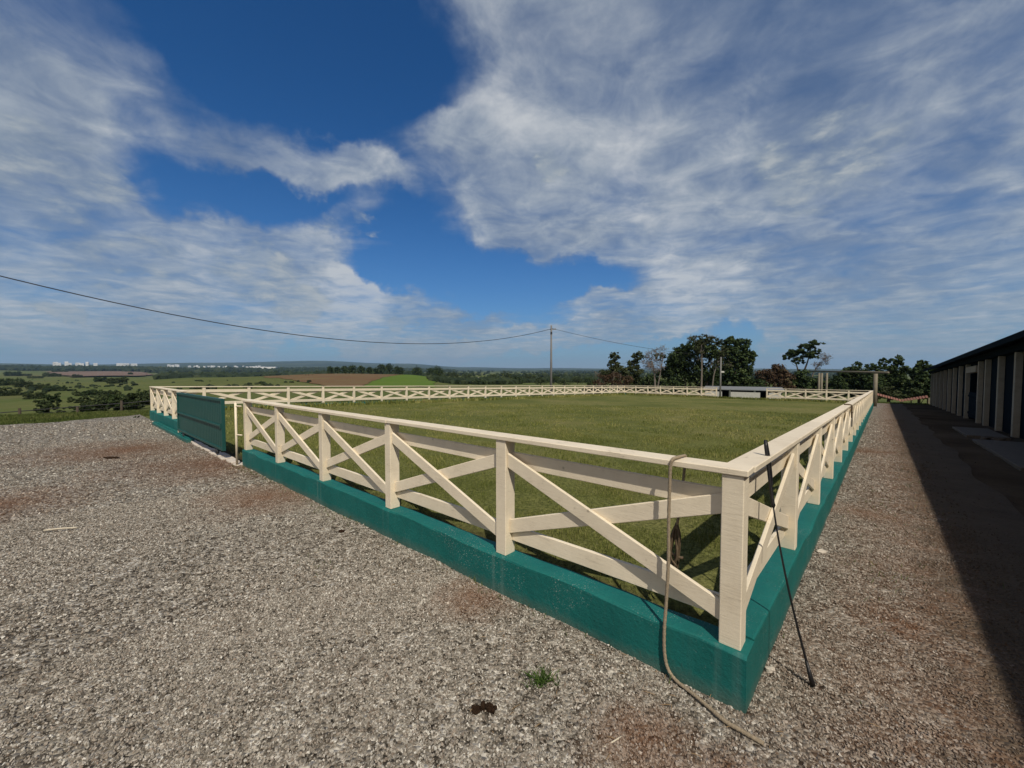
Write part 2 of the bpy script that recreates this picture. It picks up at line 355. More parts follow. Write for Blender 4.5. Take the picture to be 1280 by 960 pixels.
def copy_of(o, off, parent=None):        # a copy of one mesh object, moved by off
    c = o.copy(); COL.objects.link(c); c.parent = parent or o.parent; c.location = Vector(o.location) + Vector(off); return c
def raw_mesh(name, V, F, mat, tint=None, smooth=False):
    V = np.asarray(V, np.float32); F = np.asarray(F, np.int32); nv, nf, k = len(V), len(F), F.shape[1]
    me = bpy.data.meshes.new(name); me.vertices.add(nv); me.vertices.foreach_set('co', V.ravel())
    me.loops.add(nf*k); me.loops.foreach_set('vertex_index', F.ravel())
    me.polygons.add(nf); me.polygons.foreach_set('loop_start', np.arange(nf, dtype=np.int32)*k); me.polygons.foreach_set('loop_total', np.full(nf, k, np.int32))
    me.polygons.foreach_set('use_smooth', np.full(nf, smooth, bool))
    if tint is not None:
        ca = me.color_attributes.new('tint', 'FLOAT_COLOR', 'POINT'); ca.data.foreach_set('color', np.asarray(tint, np.float32).ravel())
    me.update(calc_edges=True); me.materials.append(MAT[mat]); return me
def grid_faces(n, m):
    i, j = np.meshgrid(np.arange(n-1), np.arange(m-1), indexing='ij'); q = (i*m + j).ravel()
    return np.stack([q, q+m, q+m+1, q+1], -1)
def sheet(name, A, B, zf, mat, noise=0, smooth=True):
    A, B = np.broadcast_arrays(A, B); x, y = XY(A, B); z = zf(A, B)
    if noise: z = z + bump(x, y, .35)*noise + bump(x+5, y+9, .13)*noise*.5
    V = np.stack([x, y, z], -1).reshape(-1, 3)
    F = grid_faces(*A.shape)
    # face up
    v = V[F[0]]; 
    if np.cross(v[1]-v[0], v[2]-v[0])[2] < 0: F = F[:, ::-1]
    return put(name, raw_mesh(name, V, F, mat, smooth=smooth))
def P3(a, b, z): x, y = XY(a, b); return Vector((float(x), float(y), float(z)))

# ------------------------------------------------------------------ setting: ground, fields
def build_ground():
    az = np.radians(np.concatenate([np.arange(-75, 75.01, .75), np.arange(81, 285, 6)])); n = len(az)
    rr = np.concatenate([[.01], np.geomspace(2, 10400, 150)])
    A, R = np.meshgrid(az, rr, indexing='ij'); x = R*np.sin(A); y = R*np.cos(A); z = height(x, y)
    V = np.stack([x, y, z], -1).reshape(-1, 3); m = len(rr)
    i, j = np.meshgrid(np.arange(n), np.arange(m-1), indexing='ij'); i2 = (i+1) % n
    F = np.stack([i*m+j, i*m+j+1, i2*m+j+1, i2*m+j], -1).reshape(-1, 4)[:, ::-1]
    return tag(put('ground', raw_mesh('ground', V, F, 'pasture', smooth=True)), kind='structure')
build_ground()
def field(name, mat, r0, r1, lo, hi, off=.16, nr=70, na=40):
    rr = np.geomspace(r0, r1, nr); t = np.linspace(0, 1, na)
    R, T = np.meshgrid(rr, t, indexing='ij'); u = (np.log(R) - math.log(r0))/(math.log(r1) - math.log(r0))
    a0 = np.interp(u, np.linspace(0, 1, len(lo)), lo); a1 = np.interp(u, np.linspace(0, 1, len(hi)), hi)
    A = np.radians(a0 + (a1-a0)*T + (np.sin(R*.31)*.10 + np.sin(R*.11)*.14 + np.sin(R*.037)*.2)); x = R*np.sin(A); y = R*np.cos(A); z = height(x, y) + off
    V = np.stack([x, y, z], -1).reshape(-1, 3); F = grid_faces(nr, na)
    v = V[F[0]]
    if np.cross(v[1]-v[0], v[2]-v[0])[2] < 0: F = F[:, ::-1]
    return tag(put(name, raw_mesh(name, V, F, mat, smooth=True)), kind='structure')
field('ploughed_field', 'ploughed_soil', 105, 385, (-24, -29.5, -32), (-20.2, -18.2, -14.8))
field('crop_field', 'young_crop', 105, 388, (-20.0, -18.0, -14.6), (-10.5, -11, -11.6))
field('bare_field', 'pale_soil', 1000, 2000, (-47.5, -48.6, -49), (-42.6, -41.5, -42.5), 2.5)
field('stubble_field', 'beige_stubble', 330, 560, (-7.4, -7.6, -7.4), (-2.2, -1.9, -3), .9)

def verge_edge(a): return 19.3 + .12*np.sin(a*1.1) + .1*np.sin(a*3.3) + np.clip((a+3.3)/3.5, 0, 1)**1.3*2.5
# lawn inside the fences
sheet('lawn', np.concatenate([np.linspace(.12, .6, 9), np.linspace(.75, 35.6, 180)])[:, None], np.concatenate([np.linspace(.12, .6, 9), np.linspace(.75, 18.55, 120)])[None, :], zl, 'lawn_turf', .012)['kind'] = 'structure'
# gravel yard, with its far edge on the grass verge, and the strip beside the right fence
na = 150; aa = np.concatenate([np.linspace(-24, -6, 50), np.linspace(-5.8, .03, 100)])[:, None]; tt = np.linspace(0, 1, 190)[None, :]
hi = verge_edge(aa)
lo = -1.12 + .05*np.sin(aa*2.1)
o = sheet('gravel_yard', np.broadcast_to(aa, (na, 190)), lo + (hi-lo)*tt, gz, 'gravel_ground', .008); o['kind'] = 'structure'
aa = np.linspace(.03, 47.5, 200)[:, None]; tt = np.linspace(0, 1, 14)[None, :]
lo = -1.75 + .05*np.sin(aa*.9) + .04*np.sin(aa*2.3+1)
o = sheet('gravel_strip', np.broadcast_to(aa, (200, 14)), lo + (.03-lo)*tt, gz, 'gravel_ground', .008); o['kind'] = 'structure'
aa = np.linspace(-24, 48, 260)[:, None]
o = sheet('path', np.broadcast_to(aa, (260, 24)), np.linspace(-4.3, -1.6, 24)[None, :]+0*aa, lambda a, b: gz(a, b) - .02, 'dirt', .012); o['kind'] = 'structure'

# ------------------------------------------------------------------ gravel stones
def stones():
    def sample(n, r0, r1, p):
        r = r0*(r1/r0)**RNG.random(n) if p == 'log' else np.sqrt(RNG.random(n)*(r1*r1-r0*r0)+r0*r0)
        a = np.radians(RNG.uniform(-60, 60, n)); return r*np.sin(a), r*np.cos(a), r
    xs, ys, ss = [], [], []
    for n, r0, r1, s0, s1 in ((160000, 1.15, 3.3, .0031, .0076), (185000, 3.3, 6.8, .0043, .009), (110000, 6.8, 14, .007, .014), (60000, 14, 26, .013, .024)):
        x, y, r = sample(n, r0, r1, 'area'); s = s0 + (s1-s0)*RNG.random(n)**2.1
        xs.append(x); ys.append(y); ss.append(s)
    x = np.concatenate(xs); y = np.concatenate(ys); s = np.concatenate(ss)
    a, b = AB(x, y)
    edge = -.98 + .08*np.sin(a*1.3) + .16*RNG.standard_normal(len(a))
    ok = ((a < -.004) | (b < -.004)) & ((b > edge) | ((b > -2.0) & (RNG.random(len(a)) < .10*np.clip((b + 2.0)/.9, 0, 1)))) & (b < 19.0) & (a < 47)
    thin = np.clip(.5 + bump(x*1.0, y, .9)*.45 + bump(x+3, y+1, .33)*.3, .28, 1)
    ok &= RNG.random(len(a)) < thin + .25
    x, y, s, a, b = x[ok], y[ok], s[ok], a[ok], b[ok]; n = len(x)
    z = gz(a, b) + bump(x, y, .35)*.008 + bump(x+5, y+9, .13)*.004 + s*.42
    base = np.array([(-1, -1, -1), (1, -1, -1), (1, 1, -1), (-1, 1, -1), (-1, -1, 1), (1, -1, 1), (1, 1, 1), (-1, 1, 1)], float)*.62
    V = base[None] + RNG.uniform(-.34, .34, (n, 8, 3))
    V *= (np.array([1.12, .92, .74])*RNG.uniform(.75, 1.3, (n, 3)))[:, None, :]*s[:, None, None]
    q = RNG.standard_normal((n, 4)); q /= np.linalg.norm(q, axis=1)[:, None]
    w, i, j, k = q.T
    Rm = np.stack([1-2*(j*j+k*k), 2*(i*j-k*w), 2*(i*k+j*w), 2*(i*j+k*w), 1-2*(i*i+k*k), 2*(j*k-i*w), 2*(i*k-j*w), 2*(j*k+i*w), 1-2*(i*i+j*j)], -1).reshape(n, 3, 3)
    V = np.einsum('nij,nvj->nvi', Rm, V) + np.stack([x, y, z], -1)[:, None]
    f = np.array([(3, 2, 1, 0), (4, 5, 6, 7), (0, 1, 5, 4), (1, 2, 6, 5), (2, 3, 7, 6), (3, 0, 4, 7)])
    F = (np.arange(n)*8)[:, None, None] + f[None]
    t = np.clip(RNG.normal(.52, .25, n), 0, 1); t[RNG.random(n) < .03] = 1.
    g = np.clip(RNG.normal(.15, .25, n), 0, 1)
    T = np.repeat(np.stack([t, g, 0*t, 0*t+1], -1), 8, 0)
    tag(put('gravel', raw_mesh('gravel', V.reshape(-1, 3), F.reshape(-1, 4), 'gravel_stone', T)), kind='stuff')
stones()

# ------------------------------------------------------------------ grass blades
def blades(name, x, y, z, h, wd, mat, kind='stuff', lean=.55, parent=None, label=None):
    n = len(x); th = RNG.uniform(0, 2*np.pi, n); dx, dy = np.cos(th), np.sin(th); ln = RNG.uniform(.1, 1, n)*lean*h
    ph = RNG.uniform(0, 2*np.pi, n); lx, ly = np.cos(ph)*ln, np.sin(ph)*ln
    base = np.stack([x, y, z], -1)
    side = np.stack([dx*wd, dy*wd, 0*wd], -1)/2
    mid = base + np.stack([lx*.35, ly*.35, h*.6], -1); tip = base + np.stack([lx, ly, h], -1)
    V = np.stack([base-side, base+side, mid+side*.8, tip, mid-side*.8], 1)
    F = (np.arange(n)*5)[:, None] + np.array([0, 1, 2, 3, 4])[None]
    t = np.clip(RNG.normal(.45, .25, n) + .25*bump(x, y, .8) + .15*bump(x+7, y, 3.1), 0, 1)
    T = np.repeat(np.stack([t, t, t, 0*t+1], -1), 5, 0)
    o = put(name, raw_mesh(name, V.reshape(-1, 3), F, mat, T), parent)
    if kind: o['kind'] = kind
    return o
def lawn_grass():
    X, Y, Z, Hh, Wd = [], [], [], [], []
    for n, r0, r1, h0, h1, w in ((130000, 1.9, 5.5, .014, .05, .0042), (120000, 5.5, 11, .02, .06, .008), (80000, 11, 22, .025, .07, .016)):
        r = np.sqrt(RNG.random(n)*(r1*r1-r0*r0)+r0*r0); az = np.radians(RNG.uniform(-60, 47, n)); x, y = r*np.sin(az), r*np.cos(az)
        a, b = AB(x, y); d = bump(x, y, .5)*.5 + bump(x+2, y, .17)*.35
        ok = (a > .18) & (b > .18) & (a < 35.3) & (b < 18.2) & (RNG.random(n) < .55 + d)
        edge = np.minimum(a, b) < .34; ok &= ~(edge & (RNG.random(n) < .75))
        h = (h0 + (h1-h0)*RNG.random(n)**1.6)*(1+.7*np.clip(d, -.5, 1))*np.where(edge, 1.3, 1)
        X.append(x[ok]); Y.append(y[ok]); Z.append(zl(a, b)[ok]-.004); Hh.append(h[ok]); Wd.append(np.full(ok.sum(), w)*RNG.uniform(.7, 1.4, ok.sum()))
    n = 9000; a = np.concatenate([RNG.uniform(.5, 35, 6000), RNG.uniform(35.2, 35.6, 3000)]); b = np.concatenate([18.5 - np.abs(RNG.normal(0, .16, 6000)), RNG.uniform(.3, 18.3, 3000)]); x, y = XY(a, b)
    X.append(x); Y.append(y); Z.append(zl(a, b)); Hh.append(RNG.uniform(.08, .22, n)); Wd.append(RNG.uniform(.03, .06, n))
    blades('lawn_grass', *map(np.concatenate, (X, Y, Z, Hh, Wd)), 'grass_blade')
lawn_grass()
def verge_grass():
    n = 90000; a = RNG.uniform(-16, 9, n); b = 18.9 + RNG.random(n)**.8*6.5
    hi = verge_edge(a)
    ok = (b > hi + RNG.normal(0, .12, n)) & ~((a > -.15) & (b < 18.9)); a, b = a[ok], b[ok]; x, y = XY(a, b)
    h = RNG.uniform(.04, .12, len(a))
    blades('verge_grass', x, y, height(x, y)-.005, h, RNG.uniform(.015, .035, len(a)), 'verge_blade')
    n = 9000; a = RNG.uniform(44.5, 50, n); b = RNG.uniform(-3.5, .6, n); x, y = XY(a, b)
    ok = ~((a < 47.3) & (b < .1)); x, y = x[ok], y[ok]
    blades('verge_grass', x, y, height(x, y)-.005, RNG.uniform(.06, .2, len(x)), RNG.uniform(.03, .06, len(x)), 'verge_blade')
verge_grass()
def fringe_grass():                      # thin weeds at the foot of the wall and in the gravel
    X, Y, Z = [], [], []
    for (a, b, ra, rb, n) in ((-.03, 1.2, .03, .5, 50), (-.03, 2.6, .03, .6, 60), (-.05, 4.05, .09, .35, 130), (-.04, 6.6, .08, .8, 260), (-.04, 7.7, .1, .3, 120), (-.05, 5.3, .05, .7, 60), (-.7, 3.05, .15, .15, 20), (4.0, -.5, 1.5, .25, 150), (9, -.6, 3, .3, 220), (-.08, 11.0, .12, 1.4, 260), (2.3, -.35, .3, .15, 40)):
        aa = a + RNG.normal(0, ra, n); bb = b + RNG.normal(0, rb, n); ok = (aa < -.01) | (bb < -.01); x, y = XY(aa[ok], bb[ok]); X.append(x); Y.append(y); Z.append(gz(aa[ok], bb[ok]))
    X, Y, Z = map(np.concatenate, (X, Y, Z))
    blades('weeds', X, Y, Z, RNG.uniform(.015, .05, len(X)), RNG.uniform(.003, .006, len(X)), 'verge_blade', lean=1.2)
fringe_grass()

# ------------------------------------------------------------------ low wall under the fences
def low_wall(label, a0, a1, b0, b1, drop, base=.22, along='b', joints=()):
    o3 = P3((a0+a1)/2, (b0+b1)/2, gz((a0+a1)/2, (b0+b1)/2))
    n = max(2, int((b1-b0 if along == 'b' else a1-a0)/.22)); st = np.linspace(0, 1, n+1)
    rings = []; r_ = random.Random(label)
    for t in st:
        if along == 'b': b = b0+(b1-b0)*t; pts = [(a0, b), (a1, b)]; am, bm_ = (a0+a1)/2, b
        else: a = a0+(a1-a0)*t; pts = [(a, b0), (a, b1)]; am, bm_ = a, (b0+b1)/2
        zt = float(zc(am, bm_)) - drop + r_.uniform(-.007, .006); zb = float(gz(am, bm_)) - base; k = .014
        (p0, p1) = [np.array(p, float) for p in pts]; d = (p1-p0)/np.linalg.norm(p1-p0); j0 = r_.uniform(-.006, .006); j1 = r_.uniform(-.005, .005)
        prof = [(p0+d*j0*0, zb), (p0+d*j0, zt-k), (p0+d*(k*.35), zt-k*.3), (p0+d*k, zt), ((p0+p1)/2, zt+r_.uniform(-.002, .003)), (p1-d*k, zt), (p1-d*k*.35, zt-k*.3), (p1+d*j1, zt-k), (p1, zb)]
        rings.append([P3(q[0], q[1], z) - o3 for q, z in prof])
    m = len(rings[0]); mb = MB(); V = [p for r in rings for p in r]; F = []
    for i in range(n):
        for j in range(m-1): F.append((i*m+j, i*m+j+1, (i+1)*m+j+1, (i+1)*m+j))
    F += [tuple(range(m)), tuple(n*m+j for j in range(m))[::-1]]
    mb.add(V, F)
    o = mb.build('low_wall', 'teal_wall_paint', None, o3); tag(o, label, 'low wall', 'teal painted low walls under the fences')
    return o
wf = low_wall('teal painted low wall under the nearest fence run, facing the gravel yard', 0, .17, 0, 7.9, .887)
low_wall('teal painted low wall running along the gravel path below the right fence', .1705, 35.9, 0, .17, .887, along='a')
low_wall('short teal low wall left of the sliding gate, ending at the grass verge', 0, .17, 12.2, 18.72, .85)
low_wall('long teal low wall along the left side of the lawn, facing the fields', .1705, 35.9, 18.55, 18.72, .80, .5, along='a')
low_wall('teal low wall at the far end of the lawn below the fence with dark trees behind', 35.73, 35.9, 10.1, 18.549, .82, .5)
low_wall('short teal low wall at the far end of the lawn near the tall post frame', 35.73, 35.9, .1705, 6.4, .84, .5)

# ------------------------------------------------------------------ fences
def fence(label, a0, b0, dirv, nrm, n, step, drop, skip_first=False, skip_last=False, bev=.004):
    """posts on a line from (a0, b0); nrm points to the lawn side"""
    d = Vector((*dirv, 0)); nn = Vector((*nrm, 0)); org = P3(a0, b0, zc(a0, b0))
    ex, ey = XY(a0, b0); ax, bx = AB(ex + dirv[0]*10, ey + dirv[1]*10); m = float(zc(ax, bx) - zc(a0, b0))/10
    root = empty('fence', (org.x, org.y, org.z - drop), label, 'fence', 'cream fences round the lawn')
    def L(s, t, z): p = d*s + nn*t; return (p.x, p.y, z + drop + m*s)     # local to the root
    r_ = random.Random(label)
    def jit(o, k=.004):
        o.location = Vector(o.location) + Vector((0, 0, r_.uniform(-k, k))); return o
    def piece(name, c, mat='cream_paint', b=bev):
        mb = MB(); mb.hexa([L(*p) for p in c]); return mb.build(name, mat, root, None, b)
    off = lambda i: d*(i*step) + Vector((0, 0, m*step*i))
    def bx_(s0, s1, t0, t1, z0, z1): return [(s0, t0, z0), (s1, t0, z0), (s1, t1, z0), (s0, t1, z0), (s0, t0, z1), (s1, t0, z1), (s1, t1, z1), (s0, t1, z1)]
    p0 = piece('post', [(s, t, z) for z in (-drop-.004, -.033) for s, t in ((-.05, -.055), (.05, -.055), (.05, .05), (-.05, .05))])
    posts = list(range(1 if skip_first else 0, n if skip_last else n+1))
    for i in posts[1:]: copy_of(p0, off(i))
    p0.location = off(posts[0])
    # cap boards: each spans two panels
    for i in range(0, n, 2):
        k = min(2, n-i); s0 = .0015 if i else (.0695 if skip_first else -.068); s1 = k*step - .0015 if i+k < n else k*step + (-.0695 if skip_last else .068)
        c = piece('cap_rail', bx_(s0, s1, -.068, .066, -.032, 0)); c.location = off(i) + nn*r_.uniform(-.004, .004); jit(c, .002)
    ur = piece('upper_rail', bx_(.051, step-.051, .014, .040, -.235, -.125))
    lr = piece('lower_rail', bx_(.051, step-.051, .014, .040, -drop+.095, -drop+.207))
    A, B = .051, step-.051
    def brace(t0, t1, zl0, zl1, zr0, zr1): return [(A, t0, zl0), (B, t0, zr0), (B, t1, zr0), (A, t1, zl0), (A, t0, zl1), (B, t0, zr1), (B, t1, zr1), (A, t1, zl1)]
    br1 = piece('brace', brace(-.036, -.013, -drop+.10, -drop+.205, -.23, -.125))
    br2 = piece('brace', brace(-.011, .012, -.245, -.14, -drop+.155, -drop+.26))
    for i in range(1, n):
        for o in (ur, lr, br1, br2): jit(copy_of(o, off(i)), .006)
    return root
nF = D1 - D2*(D1@D2); nF /= np.linalg.norm(nF)      # perpendicular to the front fence
nR = D2 - D1*(D1@D2); nR /= np.linalg.norm(nR)
fence('cream cross-braced fence nearest the camera, with a rope hung over its top board', .085, .085, D2, nF, 5, 1.55, .887)
fence('cream cross-braced fence beside the gravel path, with a black riding whip leaning on it', .085, .085, D1, nR, 22, 1.62, .887, skip_first=True)
fence('short cream fence section beyond the green gate, ending at the grass verge', .085, 13.285, D2, nF, 4, 1.348, .85)
fence('long cream fence along the left side of the lawn, in front of the fields', .085, 18.68, D1, -nR, 24, 1.485, .80, skip_first=True)
_x, _y = XY(.085, 18.68); _e = (_x + D1[0]*24*1.485, _y + D1[1]*24*1.485); aB, bB = map(float, AB(*_e))
fence('cream fence across the far end of the lawn, in front of the large dark trees', aB-.02, 10.14, D2, -nF, 7, (bB-10.14)/7, .82, skip_last=True)
_x, _y = XY(.085, .085); _e = (_x + D1[0]*22*1.62, _y + D1[1]*22*1.62); aR, bR = map(float, AB(*_e))
fence('short cream fence at the far end of the lawn, beside the tall post frame', aR, bR, D2, -nF, 5, 1.26, .84, skip_first=True)

# ------------------------------------------------------------------ gate
def sliding_gate():
    b0, b1 = 8.62, 12.85; a = -.10
    org = P3(a, b0, gz(a, b0)); g = empty('gate', org, 'dark green sheet metal sliding gate standing partly open in the front fence', 'gate')
    d = Vector((*D2, 0)); nn = Vector((*nF, 0)); Lg = b1-b0; z0, z1 = .18, 1.16; sl = -.010
    def L(s, t, z): p = d*s + nn*t; return (p.x, p.y, z + sl*s)
    mb = MB(); n = 62                      # ribbed sheet
    for i in range(n):
        s0 = .04 + (Lg-.08)*i/n; s1 = .04 + (Lg-.08)*(i+1)/n; t = 0 if i % 2 else .003
        mb.box(s0, s1 - .0004, -.006+t, .006+t, z0+.02, z1-.02, L)
    mb.build('sheet_panel', 'gate_paint', g)
    mb = MB()
    mb.box(0, .05, -.03, .03, z0, z1, L); mb.box(Lg-.05, Lg, -.03, .03, z0, z1, L)
    mb.box(.0505, Lg-.0505, -.03, .03, z1-.05, z1, L); mb.box(.0505, Lg-.0505, -.03, .03, z0, z0+.05, L)
    mb.build('frame', 'gate_paint', g, None, .004)
    mb = MB(); mb.box(.051, Lg-.051, -.042, -.008, .63, .665, L); mb.build('middle_rail', 'gate_paint', g, None, .003)
    mb = MB(); mb.box(Lg+.001, Lg+.05, -.02, .04, .12, 1.17, L); mb.build('end_post', 'cream_paint', g, None, .004)
    for s in (.5, Lg-.6):
        mb = MB(); mb.tube([L(s, -.02, .12), L(s, .02, .12)], .06, 14); mb.build('wheel', 'dark_metal', g)
    mb = MB(); mb.box(.015, .035, -.055, -.0305, .60, .70, L); mb.build('handle', 'gate_paint', g, None, .004)
    # floor track on which the gate runs
    o3 = P3(-.1, 14.2, gz(-.1, 14.2)); mb = MB()
    def L2(s, t, z): p = d*s + nn*t; return (p.x, p.y, z - .0105*s)
    mb.box(-2.6, 2.6, -.06, .09, -.05, .085, L2); mb.box(-2.6, 2.6, -.012, .012, .0855, .11, L2)
    tag(mb.build('gate_track', 'teal_wall_paint', None, o3, .006), 'teal gate track ledge at the foot of the short left wall', 'gate track')
    # catch post
    o3 = P3(-.06, 7.98, gz(-.06, 7.98)); cp = empty('catch_post', o3, 'thin cream metal catch post with two latch loops beside the gate opening', 'post')
    mb = MB(); mb.tube([(0, 0, -.05), (0, 0, 1.12)], .019, 12); mb.tube([(0, 0, 1.12), (0, 0, 1.135)], [.019, .009], 12); mb.build('pipe', 'cream_paint', cp)
    for z in (1.06, .55):
        mb = MB(); e = Vector((*(-D2*.14 + nF*.05), 0))
        mb.tube([Vector((0, 0, z)) + e*t for t in (0, .3, .7, 1)], .012, 8); mb.build('latch_loop', 'cream_paint', cp)
    # threshold of pale stones
    sill = MB()
    o3 = P3(-.02, 10.1, gz(-.02, 10.1)); r_ = random.Random(3); s = 7.95
    while s < 12.15:
        w = r_.uniform(.12, .4); k = r_.uniform(.05, .1); zb = r_.uniform(.012, .035)
        c = [P3(-.02-k+r_.uniform(-.02, .02), s, gz(0, s)-.04), P3(-.02+k, s, gz(0, s)-.04), P3(-.02+k, s+w, gz(0, s)-.04), P3(-.02-k, s+w, gz(0, s)-.04)]
        sill.hexa([p-o3 for p in c] + [p-o3+Vector((r_.uniform(-.01, .01), r_.uniform(-.01, .01), .04+zb+r_.uniform(-.008, .008))) for p in c]); s += w + r_.uniform(.01, .12)
    tag(sill.build('threshold', 'rock_white', None, o3, .01), 'broken pale stone threshold across the gate opening', 'threshold')
sliding_gate()

# ------------------------------------------------------------------ rope, whip, straps, small things
def spline(pts, n=8):
    out = []; P = [Vector(p) for p in pts]; P = [2*P[0]-P[1]] + P + [2*P[-1]-P[-2]]
    for i in range(1, len(P)-2):
        for k in range(n):
            t = k/n; a, b, c, d = P[i-1:i+3]
            out.append(.5*((2*b) + (c-a)*t + (2*a-5*b+4*c-d)*t*t + (3*b-a-3*c+d)*t**3))
    return out + [P[-2]]
def rope():
    o3 = P3(0, .38, 0); z = zc(.05, .37)
    r = empty('rope', P3(-.02, .33, gz(0, .33)), 'tan rope hung over the top board near the corner post, trailing on gravel', 'rope')
    W = r.location
    out = [(.085, .355, z+.013), (.03, .362, z+.012), (.006, .368, z+.004), (.003, .375, z-.03), (.005, .378, z-.12), (.004, .380, .85), (.003, .378, .62), (-.002, .384, .40), (-.012, .388, .25), (-.014, .385, .13), (-.018, .365, .05), (-.03, .315, .014), (-.066, .205, .012), (-.100, .12, .012), (-.126, .055, .012), (-.134, -.02, .014), (-.137, -.10, .012)]
    pts = [P3(a, b, zz) - W for a, b, zz in out]; mb = MB(); sp = spline(pts, 10)
    mb.tube(sp, [.0088 + .0011*math.sin(i*2.4) + (.001 if i > len(sp)-30 else 0) for i in range(len(sp))], 10); mb.build('rope_strand', 'rope_fibre', r)
    inn = [(.085, .355, z+.013), (.14, .35, z+.010), (.158, .352, z-.01), (.160, .36, z-.10), (.165, .375, .92), (.175, .40, .74)]
    mb = MB(); sp = spline([P3(a, b, zz) - W for a, b, zz in inn], 8); mb.tube(sp, .0075, 8); mb.build('rope_tail', 'rope_fibre', r)
    mb = MB(); q = random.Random(5)
    for k in range(6):
        a0, b0 = .175 + q.uniform(-.015, .015), .40 + q.uniform(-.03, .03)
        mb.tube(spline([P3(.175, .40, .77)-W, P3(a0, b0, .70)-W, P3(a0+q.uniform(-.015, .015), b0+q.uniform(-.025, .025), .58)-W, P3(a0+q.uniform(-.02, .02), b0+q.uniform(-.03, .03), q.uniform(.42, .55))-W], 6), .0055 if k % 2 else .008, 6)
    mb.tube([P3(.165, .36, .585)-W, P3(.175, .40, .575)-W, P3(.185, .44, .59)-W], .008, 8)
    mb.build('frayed_knot', 'leather_brown', r)
rope()
def whip():
    base = Vector((1.559, 2.03, .006)); top = Vector((1.462, 2.318, 1.235)); v = top-base
    w = empty('riding_whip', base, 'black riding whip leaning against the corner of the right fence', 'riding whip')
    side = Vector((.676, -.2, 0)).normalized()
    def at(t, bow=.03): return v*t - side*bow*math.sin(math.pi*t)*1.0
    mb = MB(); ts = [i/24 for i in range(25)]; mb.tube([at(t) for t in ts if t <= .72], [.0065 - .001*t*3 if t > .1 else .0065 for t in ts if t <= .72], 8); mb.build('shaft', 'whip_black', w)
    mb = MB(); tt = [.70, .71, .72, .80, .9, .97, 1.0]; mb.tube([at(t) for t in tt], [.006, .012, .010, .009, .009, .010, .008], 10); mb.build('grip', 'whip_black', w)
    mb = MB(); lp = [at(.98), at(.99)+Vector((.006, 0, .008)), at(.93)+Vector((.014, 0, 0)), at(.86)+Vector((.015, .0, 0)), at(.80)+Vector((.010, 0, 0)), at(.79)]
    mb.tube(spline(lp, 6), .004, 6); mb.build('wrist_loop', 'whip_black', w)
    mb = MB(); mb.tube([at(.09), at(.03), at(0)], [.008, .011, .013], 8); mb.build('flap', 'whip_black', w)
whip()
def strap():
    a, b = 8.35, .03; z = float(zc(a, b)); W = P3(a, b, z-.9)
    r = empty('strap', W, 'brown leather strap with a metal ring hung over the right fence top', 'strap')
    mb = MB()
    for k, db in ((0, .0), (.035, -.004), (-.03, .002)):
        mb.tube(spline([P3(a+k, .12, z+.008)-W, P3(a+k, .05, z+.012)-W, P3(a+k*.8, .004+db, z-.01)-W, P3(a+k*.5, .0+db, z-.12)-W, P3(a+k*.2, -.004+db, z-.25)-W], 6), .012, 6)
    mb.tube([P3(a-.05, .0, z-.13)-W, P3(a, -.012, z-.14)-W, P3(a+.05, .0, z-.12)-W], .014, 6)
    mb.build('leather', 'leather_brown', r)
    mb = MB(); mb.tube([P3(a+.05*math.cos(t), -.01, z-.34+.085*math.sin(t))-W for t in np.linspace(0, 2*math.pi, 20)], .008, 6, False); mb.build('ring', 'dark_metal', r)
strap()
def lump(name, mat, loc, size, label, cat, seed, group=None, squash=.6, rough=.28, sub=3):
    bm = bmesh.new(); bmesh.ops.create_icosphere(bm, subdivisions=sub, radius=1); q = random.Random(seed); o_ = Vector((q.uniform(0, 90), q.uniform(0, 90), 0))
    from mathutils import noise as nz
    for v in bm.verts:
        k = 1 + rough*nz.noise(v.co*1.6 + o_)*2 + rough*.6*nz.noise(v.co*4.5 + o_)
        v.co = Vector((v.co.x*size[0]*k, v.co.y*size[1]*k, (v.co.z*squash*k + squash*.6)*size[2]))
    me = bpy.data.meshes.new(name); bm.to_mesh(me); bm.free(); me.materials.append(MAT[mat])
    me.polygons.foreach_set('use_smooth', [sub > 2]*len(me.polygons))
    return tag(put(name, me, None, loc), label, cat, group)
lump('rock', 'rock_white', (2.918, 3.742, gz(2.6, -.06)-.004), (.042, .03, .032), 'pale rock lying on gravel close to the right low wall', 'rock', 1, sub=2)
lump('rock', 'rock_white', (1.414, 2.147, -.005), (.026, .02, .022), 'small cream stone at the wall foot near the whip end', 'rock', 2, sub=2)
lump('rock', 'rock_white', (-.45, 2.78, -.01), (.020, .013, .014), 'small white stone in gravel below the second fence post', 'rock', 8, sub=2)
def dung():
    W = Vector((-.132, 1.845, .012)); r = MB(); q = random.Random(4)
    from mathutils import noise as nz
    bm = bmesh.new()
    for k in range(46):
        u = q.random(); ang = .3 + 2.5*u; c = Vector((.046*math.cos(ang), .052*math.sin(ang) - .02, .012)) + Vector((q.uniform(-.014, .014), q.uniform(-.012, .012), q.uniform(-.004, .014)))
        mt = Matrix.Translation(c) @ Euler((q.random()*3, q.random()*3, q.random()*3)).to_matrix().to_4x4() @ Matrix.Diagonal((q.uniform(.008, .017), q.uniform(.006, .011), q.uniform(.004, .009), 1))
        bmesh.ops.create_icosphere(bm, subdivisions=2, radius=1, matrix=mt)
    for v in bm.verts: v.co += Vector((nz.noise(v.co*140), nz.noise(v.co*140+Vector((9, 0, 0))), nz.noise(v.co*140+Vector((0, 9, 0)))))*.004
    me = bpy.data.meshes.new('dung'); bm.to_mesh(me); bm.free(); me.materials.append(MAT['dung_dry'])
    tag(put('dung', me, None, W), 'dark brown curved clump of dry dung on the gravel near the bottom edge', 'dung')
dung()
